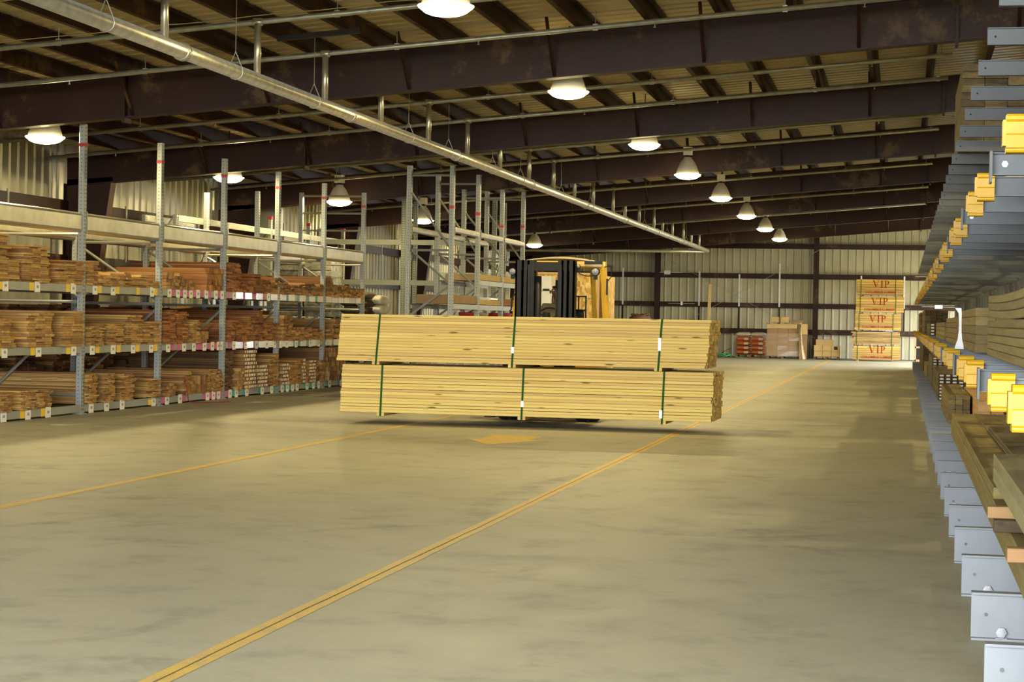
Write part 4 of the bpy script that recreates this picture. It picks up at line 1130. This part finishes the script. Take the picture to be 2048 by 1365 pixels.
# pallet helper
def pallet(loc, W, D_, label, mt=m_stick):
    t = thing('pallet', label, 'pallet', loc)
    for x in (-W/2+.05, 0, W/2-.05): MB().ebox(x-.045, x+.045, 0, D_, .02, .10, 'y', .004).build('stringer', mt, t)
    for q in range(6):
        MB().ebox(-W/2, W/2, q*(D_-.1)/5, q*(D_-.1)/5+.1, .10, .12, 'x', .003).build('deck_board', mt, t)
    for q in (0, .45, .9): MB().ebox(-W/2, W/2, q*(D_-.1), q*(D_-.1)+.1, 0, .02, 'x', .003).build('deck_board', mt, t)
    return t
def bag_mesh(W, D_, H, mt, bl=None):
    mb = MB(); nx, ny = 10, 6; vs = []
    for z in (0, 1):
        for j in range(ny+1):
            for i in range(nx+1):
                a, b = i/nx*2-1, j/ny*2-1
                e = (1-abs(a)**5)*(1-abs(b)**5)
                vs.append((a*W/2, (b+1)*D_/2, H/2 + (1 if z else -1)*H/2*(.30+.70*e**.6)))
    n1 = (nx+1)*(ny+1); fs = []
    for j in range(ny):
        for i in range(nx):
            q = j*(nx+1)+i
            fs.append((q, q+nx+1, q+nx+2, q+1)); fs.append((n1+q, n1+q+1, n1+q+nx+2, n1+q+nx+1))
    for i in range(nx):
        fs.append((i, i+1, n1+i+1, n1+i)); q = ny*(nx+1)+i; fs.append((q+1, q, n1+q, n1+q+1))
    for j in range(ny):
        q = j*(nx+1); fs.append((q+nx+1, q, n1+q, n1+q+nx+1)); q += nx; fs.append((q, q+nx+1, n1+q+nx+1, n1+q))
    mb.add(vs, fs); return mb.mesh('sack', mt, True)
# orange bags on a pallet
pallet((-5.86, 74.9, 0), 1.15, 1.0, 'low pallet under the orange sacks by the back wall')
bm_o = bag_mesh(.56, .95, .165, m_orange)
bm_w = bag_mesh(.56, .95, .17, m_wbag)
prn = MB().ebox(.04, .20, -.004, .03, .035, .125, 'x', .01).mesh('print_panel', m_wbag)
for r in range(5):
    for c in range(2):
        top = r == 4
        t = thing('sack', '%s sack, %s layer, %s column, on the pallet by the back wall' % ('pale' if top else 'orange', ['bottom','second','third','fourth','top'][r], ['left','right'][c]), 'sack', (-5.86+(c-.5)*.565, 74.92, .122+r*.176), 0, 'sacks by the back wall')
        inst('bag', bm_w if top else bm_o, t)
        if not top: inst('print_panel', prn, t)
# film wrapped carton load
pallet((-4.52, 73.55, 0), 1.22, 1.1, 'pallet under the film-wrapped brown cartons', m_treat_d)
cb = MB().ebox(-.2, .2, 0, .5, 0, .205, 'z', .01).mesh('carton', m_card)
for r in range(5):
    for c in range(3):
        o = inst('carton', cb, None, (-4.52+(c-1)*.405, 73.58, .123+r*.207)); o.name = 'carton'
        tag(o, 'brown carton under stretch film, %s layer, %s column' % (['bottom','second','third','fourth','fifth'][r], ['left','middle','right'][c]), 'carton', 'film wrapped cartons')
mb = MB(); vs = []; rnf = random.Random(4)
loop = [(-.635,-.02),(-.2,-.03),(.2,-.03),(.635,-.02),(.66,.3),(.64,.62),(-.64,.62),(-.655,.3)]
zz = [.10, .3, .5, .7, .85, .98]
for z in zz:
    for (x, y) in loop: vs.append((x+rnf.uniform(-.015, .015), y+rnf.uniform(-.015, .008), z))
n = len(loop)
mb.add(vs, [(i*n+k, i*n+(k+1) % n, (i+1)*n+(k+1) % n, (i+1)*n+k) for i in range(len(zz)-1) for k in range(n)])
m_clear = bpy.data.materials.new('clear_film'); m_clear.use_nodes = True
b_ = m_clear.node_tree.nodes['Principled BSDF']; b_.inputs['Base Color'].default_value = (.6,.42,.25,1); b_.inputs['Roughness'].default_value = .12; b_.inputs['Alpha'].default_value = .16; b_.inputs['Specular IOR Level'].default_value = .9
o = mb.build('stretch_film', m_clear); o.location = (-4.52, 73.55, 0); tag(o, 'shiny stretch film wound around the brown carton stack', 'stretch film')
# trailing film tail at right
mb = MB(); vs = []
for (z, w, x) in ((1.2, .04, .66), (.9, .07, .66), (.6, .10, .665), (.3, .15, .67), (0.004, .22, .675)):
    vs += [(x-.03, -.02, z), (x+w*.5, -.08, z), (x+w, .02, z)]
mb.add(vs, [(3*i+k, 3*i+k+1, 3*i+k+4, 3*i+k+3) for i in range(4) for k in range(2)])
o = mb.build('film_tail', m_film); o.location = (-4.52, 73.5, 0); tag(o, 'loose whitish film tail hanging beside the wrapped carton stack', 'stretch film'); md = o.modifiers.new('s', 'SOLIDIFY'); md.thickness = .006
for i, (x0, x1, y, z0, z1, ds) in enumerate(((-5.12, -3.98, 73.6, 1.165, 1.34, 'long cardboard box lying across the wrapped cartons'), (-3.84, -3.60, 73.65, .95, 1.36, 'narrow tan box standing at the right of the wrapped cartons'), (-3.84, -3.60, 73.65, 0.004, .94, 'tall brown box under the narrow tan box right of the cartons'), (-4.98, -4.30, 73.66, 1.405, 1.61, 'tan carton on top of the wrapped stack, tied with dark strap'), (-4.22, -3.75, 73.7, 1.405, 1.49, 'flat film-covered box at the top right of the wrapped stack'))):
    t = thing('box', ds, 'box', (x0, y, z0))
    MB().ebox(0, x1-x0, 0, .55, 0, z1-z0, 'x', .01).build('carton', m_cardl if i in (0, 1, 3) else m_card, t)
    MB().box(.0, x1-x0, .265, .285, z1-z0-.001, z1-z0+.002).build('tape', m_card, t)
    if i == 3: MB().box(.3, .33, -.004, .554, -.001, z1-z0+.004).box(.36, .375, -.004, .554, -.001, z1-z0+.004).build('dark_strap', m_black, t)
pallet((-4.52, 73.58, 1.345), 1.45, .5, 'pale board pallet across the top of the cartons', m_cardl).scale = (1,1,.45)
# small pallet of tan cartons
pallet((-2.86, 73.6, 0), .98, 1.0, 'dark pallet under the small tan cartons left of the VIP stack', m_treat_d)
cb2 = MB().ebox(-.16, .16, 0, .45, 0, .215, 'z', .008).mesh('carton', m_cardl)
sp = [(-3.17,.123),(-2.84,.123),(-2.51,.123),(-3.17,.340),(-2.84,.340),(-2.51,.340),(-3.10,.557),(-2.78,.557)]
nmn = ['bottom left','bottom middle','bottom right','middle left','middle centre','middle right','top left','top right']
for (x, z), nn in zip(sp, nmn):
    o = inst('carton', cb2, None, (x, 73.65+(.04 if z < .2 else 0), z)); tag(o, 'small tan carton, %s of the pile left of the VIP stack' % nn, 'carton', 'small tan cartons')
o = MB().box(-.07, .07, -.004, .0, .05, .17).build('black_print', m_black)
o.location = (-2.50, 73.648, .34); tag(o, 'dark square print label stuck on the right-hand tan carton', 'label')
# leaning board, junction boxes, crate and hose
o = MB().ebox(-.06, .06, -.02, .02, 0, 2.95, 'z', .004).build('leaning_board', m_stud); o.location = (-7.62, 75.55, 0); o.rotation_euler = (-.21, .01, 0)
tag(o, 'long tan board leaning upright against the back wall', 'board')
for (x, z, w, h, ds) in ((-9.35, 3.34, .24, .16, 'cream junction box on the upper girt of the back wall, left'), (-8.75, 2.1, .08, .15, 'small cream box on the middle girt of the back wall'), (1.05, 3.3, .22, .14, 'cream junction box on the back wall near the cantilever rack'), (1.35, 2.12, .3, .14, 'pale box on the back wall girt behind the cantilever rack')):
    t = thing('junction_box', ds, 'junction box', (x, YB_-.24, z)); MB().ebox(-w/2, w/2, -.08, 0, -h/2, h/2, 'y', .01).build('box', m_white, t); MB().tube([(-w/2-.5, -.03, 0), (w/2+.5, -.03, 0)], .012, 6).build('conduit', m_galv, t)
t = thing('hose', 'coiled green hose lying on the floor near the back wall left of the orange sacks', 'hose', (-6.95, 74.3, 0))
mb = MB(); p = []
for i in range(120):
    a = i*.21; r = .30+.06*math.sin(i*.35); p.append((r*1.25*math.cos(a)+.1*math.sin(i*.05), r*.8*math.sin(a), .02+.12*(i/120)+.04*math.sin(i*.8)**2))
p += [(.55, -.1, .06), (.75, -.05, .02), (.9, -.1, .02)]
mb.tube(p, .017, 6); mb.build('coil', m_hose, t, True)
MB().tube([(.0, .1, .14), (.25, .05, .3), (.38, .0, .36)], .01, 5).build('wand', m_black, t)
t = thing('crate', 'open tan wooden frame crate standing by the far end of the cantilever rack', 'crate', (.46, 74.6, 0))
for (x0, x1, z0, z1) in ((0, .05, 0, 1.05), (.35, .40, 0, 1.05), (0, .40, 0, .07), (0, .40, .5, .57), (0, .40, .98, 1.05)):
    MB().ebox(x0, x1, 0, .05, z0, z1, 'z', .004).build('slat', m_stick, t); 
MB().box(.0, .40, .3, .33, 0, 1.05).build('interior_shade', m_black, t)  # black sheet stands in for the shade inside the open crate
t = thing('wrapped_pile', 'low brown rope pile on a pallet showing just above the load', 'pile', (-9.9, 72.5, 0))
mb = MB(); mb.lathe([(.0, 1.60), (.25, 1.58), (.38, 1.53), (.46, 1.40), (.55, .6), (.60, 0)], 18, (0, 0, 0)); mb.build('bale', m_rope, t, True)
for i in range(3): MB().tube([(.25*math.cos(a)+.1*i-.1, .2*math.sin(a), 1.60+.03*math.sin(a*2+i)) for a in [q*.45 for q in range(15)]], .02, 5).build('rope_loop', m_rope, t)

# ------------------------------------------------------------------ osb booth, white cartons
t = thing('booth', 'bright yellow osb-sheathed booth with timber framing behind the forklift', 'booth', (-6.62, 42.0, 0))
MB().box(-1.9, -.12, .04, .055, 0, 2.38).build('osb_panel', m_osb, t)
MB().box(-.02, -.005, .04, 2.0, 0, 2.38).build('osb_panel', m_osb, t)
MB().ebox(-1.9, .0, 0, .09, 2.38, 2.43, 'x', .004).build('top_plate', m_stud, t)
MB().ebox(-1.9, -.12, -.0, .04, 1.86, 1.93, 'x', .004).build('mid_rail', m_stud, t)
MB().ebox(-.13, -.04, -.005, .085, 0, 2.38, 'z', .004).build('corner_post', m_stud, t)
MB().ebox(-.04, .04, .0, .12, 0, 2.40, 'z', .004).build('corner_post', m_brown, t)
MB().box(-1.9, 0, 2.0, 2.02, 0, 2.38).build('osb_panel', m_osb, t)
wc = MB().ebox(-.21, .21, 0, .5, 0, .322, 'z', .012).mesh('box', m_white)
sl2 = MB().box(-.19, -.03, -.003, .001, -.02, .02).box(.02, .17, -.003, .001, -.02, .02).mesh('tape_slot', m_black)
for r in range(7):
    t = thing('white_carton', 'white carton, %s of the tall white stack left of the osb booth' % ['lowest','second up','third up','middle','third from top','second from top','topmost'][r], 'carton', (-7.78, 41.0, .002+r*.333), 0, 'white cartons')
    inst('box', wc, t)
    if r > 2: inst('tape_slot', sl2, t, (0, 0, .0+.02))
    if r == 6:
        MB().add([(-.2,-.004,.17),(-.05,-.004,.14),(-.03,-.004,.08),(-.2,-.004,.03)], [(0,3,2,1)]) or None
        mb = MB(); mb.add([(-.2,-.004,.22),(-.05,-.004,.17),(-.03,-.004,.09),(-.2,-.004,.06)], [(0,3,2,1)]); mb.build('brown_patch', m_card, t)

# ------------------------------------------------------------------ second rack group behind the load
RX2, D2 = -7.4, .74
uy = [30.95, 32.95, 35.0, 37.02]; uh = [3.92, 3.92, 3.80, 3.90]
p2 = {}
for i, y in enumerate(uy):
    t = thing('rack_upright', 'tall grey perforated upright frame of the rack behind the load, %s from the camera' % ORD[i], 'rack upright', (RX2, y, 0))
    h = uh[i]; me = post_mesh('front_post', h, m_rack)
    inst('front_post', me, t); inst('rear_post', me, t, (-D2, 0, 0))
    for (xa, za, xb, zb) in ((-.07,h-.16,-D2,h-.16), (-D2,h-.45,-.07,2.55), (-D2,2.5,-.07,1.95), (-.07,1.9,-D2,1.4), (-D2,2.5,-.07,2.5), (-.07,1.3,-D2,.7), (-D2,1.3,-.07,1.3), (-D2,.3,-.07,.3)):
        MB().tube([(xa, .05, za), (xb, .05, zb)], .019, 4).build('brace', m_rack, t)
    MB().box(-.081, .003, -.003, .103, h-.72, h-.67).build('red_tape', m_red, t)
for b in range(3):
    ya, yb = uy[b]+.1, uy[b+1]
    for fr, x, s_ in (('front', RX2, 1), ('rear', RX2-D2, 1)):
        t = thing('top_beam', 'bright rounded metal top beam of the rack behind the load, %s side, %s bay' % (fr, ORD[b]), 'top beam', (x, ya, 2.86))
        mb = MB(); mb.prism([(-.07,-.05),(-.03,-.06),(0,-.04),(.01,0),(0,.035),(-.03,.05),(-.07,.05)], 0, yb-ya, 'y'); mb.build('beam', m_bright, t)
        MB().box(-.075, .012, 0, .006, -.09, .09).build('end_connector', m_rack, t)
    for nm_, zt in (('upper', 2.045), ('lower', 1.605), ('lowest', 1.08)):
        if nm_ == 'upper' and b == 0: continue
        t = thing('shelf_beam', 'grey %s front beam of the rack behind the load, %s bay' % (nm_, ORD[b]), 'shelf beam', (RX2, ya, 0))
        MB().prism(beam_profile(zt-.085, zt), 0, yb-ya, 'y').build('beam', m_rack, t)
        t = thing('shelf_beam', 'grey %s rear beam of the rack behind the load, %s bay' % (nm_, ORD[b]), 'shelf beam', (RX2-D2-.03, ya, 0))
        MB().prism([(-x, z) for x, z in beam_profile(zt-.085, zt)][::-1], 0, yb-ya, 'y').build('beam', m_rack, t)
def carton(x0, x1, y0, y1, z0, z1, mt, label, nm='box', cat='box'):
    t = thing(nm, label, cat, ((x0+x1)/2, y0, z0)); w = (x1-x0)/2
    MB().ebox(-w, w, 0, y1-y0, 0, z1-z0, 'y' if y1-y0 > x1-x0 else 'x', .012).build('carton', mt, t)
    MB().box(-.03, .03, -.002, y1-y0+.002, z1-z0-.002, z1-z0+.003).build('tape', m_wbag, t)
    return t
carton(-8.05, -7.42, 33.1, 34.9, 2.047, 2.16, m_cardl, 'long tan carton lying on the upper shelf behind the load')
carton(-8.05, -7.42, 35.12, 36.4, 2.047, 2.17, m_cardl, 'second tan carton on the upper shelf, nearer the forklift mast')
carton(-7.95, -7.43, 36.42, 36.98, 2.047, 2.19, m_film, 'film-wrapped brown parcel at the end of the upper shelf')
carton(-8.05, -7.42, 31.1, 32.9, 1.607, 1.76, m_card, 'long reddish brown carton on the lower shelf behind the load')
carton(-8.05, -7.42, 33.1, 34.9, 1.607, 1.70, m_cardl, 'flat tan carton on the lower shelf, middle bay')
carton(-7.9, -7.45, 34.2, 34.85, 1.702, 1.755, m_filmw, 'crumpled white wrapped packet on the flat tan carton')
carton(-8.05, -7.42, 35.12, 36.9, 1.607, 1.74, m_red_w, 'dark orange carton on the lower shelf, last bay')
for b in (1, 2):
    o = MB().ebox(-8.16, -7.405, uy[b]+.12, uy[b+1]-.02, 1.082, 1.10, 'y', .003).build('shelf_deck', m_darkw)
    tag(o, 'dark deck board under the pails on the rack behind the load, %s' % ('middle bay' if b == 1 else 'last bay'), 'shelf deck')
for i, (y, mt, nn) in enumerate(((33.3, m_red, 'dark red'), (34.1, m_silver, 'silver grey'), (35.4, m_red, 'red'), (36.2, m_ptag, 'pinkish red'))):
    t = thing('paint_pail', '%s pail on the dark deck under the lower shelf behind the load' % nn, 'pail', (-7.65, y, 1.102))
    MB().lathe([(0, 0), (.16, 0), (.165, .02), (.18, .33), (.19, .34), (.19, .37), (0, .375)], 18).build('drum', mt, t, True)

# rack standing across, beyond the shelving
t0y = 40.5
for x, h in ((-10.86, 3.97), (-8.82, 3.95)):
    t = thing('rack_upright', 'grey green upright frame of the crosswise rack, %s one' % ('left' if x < -10 else 'right'), 'rack upright', (x, t0y, 0))
    mb = MB(); mb.ebox(0, .1, 0, .075, 0, h, 'z', .006); mb.mi = 1
    z = .06
    while z < h-.03:
        for f in (.028, .072): mb.add([(f-.008, -.0012, z), (f+.008, -.0012, z), (f+.005, -.0012, z+.024), (f-.005, -.0012, z+.024)], [(0,1,2,3)])
        z += .0515
    me = mb.mesh('front_post', [m_rackd, m_hole]); inst('front_post', me, t); inst('rear_post', me, t, (0, 1.0, 0))
    for (ya, za, yb2, zb) in ((.04, .3, 1.0, 1.1), (1.0, 1.2, .04, 2.0), (.04, 2.1, 1.0, 2.9), (1.0, 3.0, .04, 3.7)):
        MB().tube([(.05, ya, za), (.05, yb2, zb)], .019, 4).build('brace', m_rackd, t)
for nm_, z, x0, x1 in (('upper', 3.01, -12.7, -10.86), ('upper', 3.01, -10.76, -8.82), ('lower', 2.12, -12.7, -10.86), ('lower', 2.12, -10.76, -8.82)):
    t = thing('shelf_beam', 'grey green %s beam of the crosswise rack, %s part' % (nm_, 'left' if x0 < -12 else 'right'), 'shelf beam', ((x0+x1)/2, t0y, z))
    MB().prism([(0, -.055), (.05, -.055), (.05, .03), (.02, .03), (.02, .055), (0, .055)], -(x1-x0)/2, (x1-x0)/2, 'x').build('beam', m_rackd, t)
# pale doors leaning beyond the crosswise rack
for i in range(3):
    x = -10.9 + .62*i
    t = thing('door_panel', 'pale cross-braced door panel leaning upright behind the rack, %s' % ['left one', 'middle one', 'right one'][i], 'door', (x, 43.6, 0), 0, 'leaning door panels')
    t.rotation_euler = (-.05, 0, 0)
    MB().ebox(0, .60, 0, .04, 0, 2.44, 'z', .004).build('slab', m_door, t)
    MB().tube([(.05, -.006, 1.55), (.55, -.006, 2.2)], .014, 4).tube([(.05, -.006, .8), (.55, -.006, 1.5)], .014, 4).build('brace_moulding', m_rack, t)
# rack with red-topped posts along the left wall
for i, y in enumerate((33.4, 36.1, 38.8, 41.5, 44.2)):
    t = thing('rack_upright', 'short grey upright %s on the left wall rack, %s from the camera' % ('without cap' if i < 2 else 'with red top', ORD[i]), 'rack upright', (-13.28, y, 0))
    hh = 3.2 if i < 2 else 3.46
    me = post_mesh('post', hh, m_rack) if i in (0, 2) else me
    inst('front_post', me, t)
    if i > 1: MB().box(-.082, .004, -.004, .104, 3.40, 3.47).build('red_cap', m_red, t)
    inst('rear_post', me, t, (-.62, 0, 0))
    MB().tube([(-.07, .05, 1.0), (-.62, .05, 2.2)], .019, 4).tube([(-.62, .05, 2.3), (-.07, .05, 3.2)], .019, 4).build('brace', m_rack, t)
for b in range(4):
    ya = (33.4, 36.1, 38.8, 41.5)[b]+.1; yb = ya+2.6
    for nm_, z in (('upper', 3.2), ('lower', 1.95)):
        for fr, x in (('front', -13.28), ('rear', -13.93)):
            if fr == 'rear' and b in (1, 2): continue
            t = thing('shelf_beam', 'pale %s %s beam of the left wall rack, %s bay' % (nm_, fr, ORD[b]), 'shelf beam', (x, ya, z))
            MB().prism([(-.05, -.12), (0, -.12), (0, 0), (-.02, 0), (-.02, -.03), (-.05, -.03)], 0, yb-ya, 'y').build('beam', m_bright, t)
# pale yellow panels on that rack
for i in range(7):
    o = MB().ebox(-13.9, -13.3, 41.7, 44.0, 1.96+.11*i, 2.06+.11*i, 'y', .006).build('foam_panel', m_yelpan)
    tag(o, 'pale yellow panel lying on the left wall rack, %s from the bottom' % ORD[i], 'panel', 'pale yellow panels')
# silver wrapped packs beyond the shelving
k = 0
for c in range(2):
    for r in range(4):
        t = thing('silver_pack', 'silver film wrapped pack, %s layer, %s column, beyond the lumber shelving' % (['bottom','second','third','top'][r], ['left','right'][c]), 'pack', (-12.62+c*.62, 38.1, .12+r*.61), 0, 'silver wrapped packs')
        mb = MB(); rn = random.Random(r*5+c)
        for q in range(5): mb.ebox(-.29+rn.uniform(-.012, .012), .29+rn.uniform(-.012, .012), rn.uniform(-.012, .012), .8, q*.118, q*.118+.116, 'x', .02)
        mb.build('pack', m_silver, t)
pallet((-12.31, 38.05, 0), 1.26, .9, 'pallet under the silver wrapped packs')
# brown paper sacks with pale sides
pallet((-11.29, 38.3, 0), .62, .9, 'pallet under the brown paper sacks beyond the shelving')
bmp = bag_mesh(.28, .8, .157, m_pbag)
for r in range(11):
    for c in range(2):
        o = inst('paper_sack', bmp, None, (-11.435+c*.29, 38.35, .122+r*.16)); tag(o, 'brown paper sack, %s layer, %s column, beyond the shelving' % (ordn(r), ['left', 'right'][c]), 'sack', 'brown paper sacks')
for r in range(9):
    o = inst('pale_sack', bag_mesh(.17, .75, .20, m_psack) if r == 0 else pale_me, None, (-10.82+.008*(8-r), 38.4, .012+r*.2), (0, .05, 0))
    if r == 0: pale_me = o.data
    tag(o, 'pale slumped sack, %s from the floor, leaning on the brown sacks' % ORD[r], 'sack', 'pale sacks')
# tall grey cabinet and unit high by the left wall
t = thing('duct_unit', 'tall grey sheet metal cabinet high on the left wall', 'cabinet', (-14.1, 40.0, 2.2))
MB().ebox(-.1, .55, 0, .4, 0, 1.75, 'z', .02).build('body', m_rack, t)
for x in (-.13, .5): MB().box(x, x+.06, -.03, 0, -2.2, 1.8).build('leg', m_bright, t)
MB().box(.0, .35, -.02, 0, 1.78, 1.95).build('grille', m_black, t)
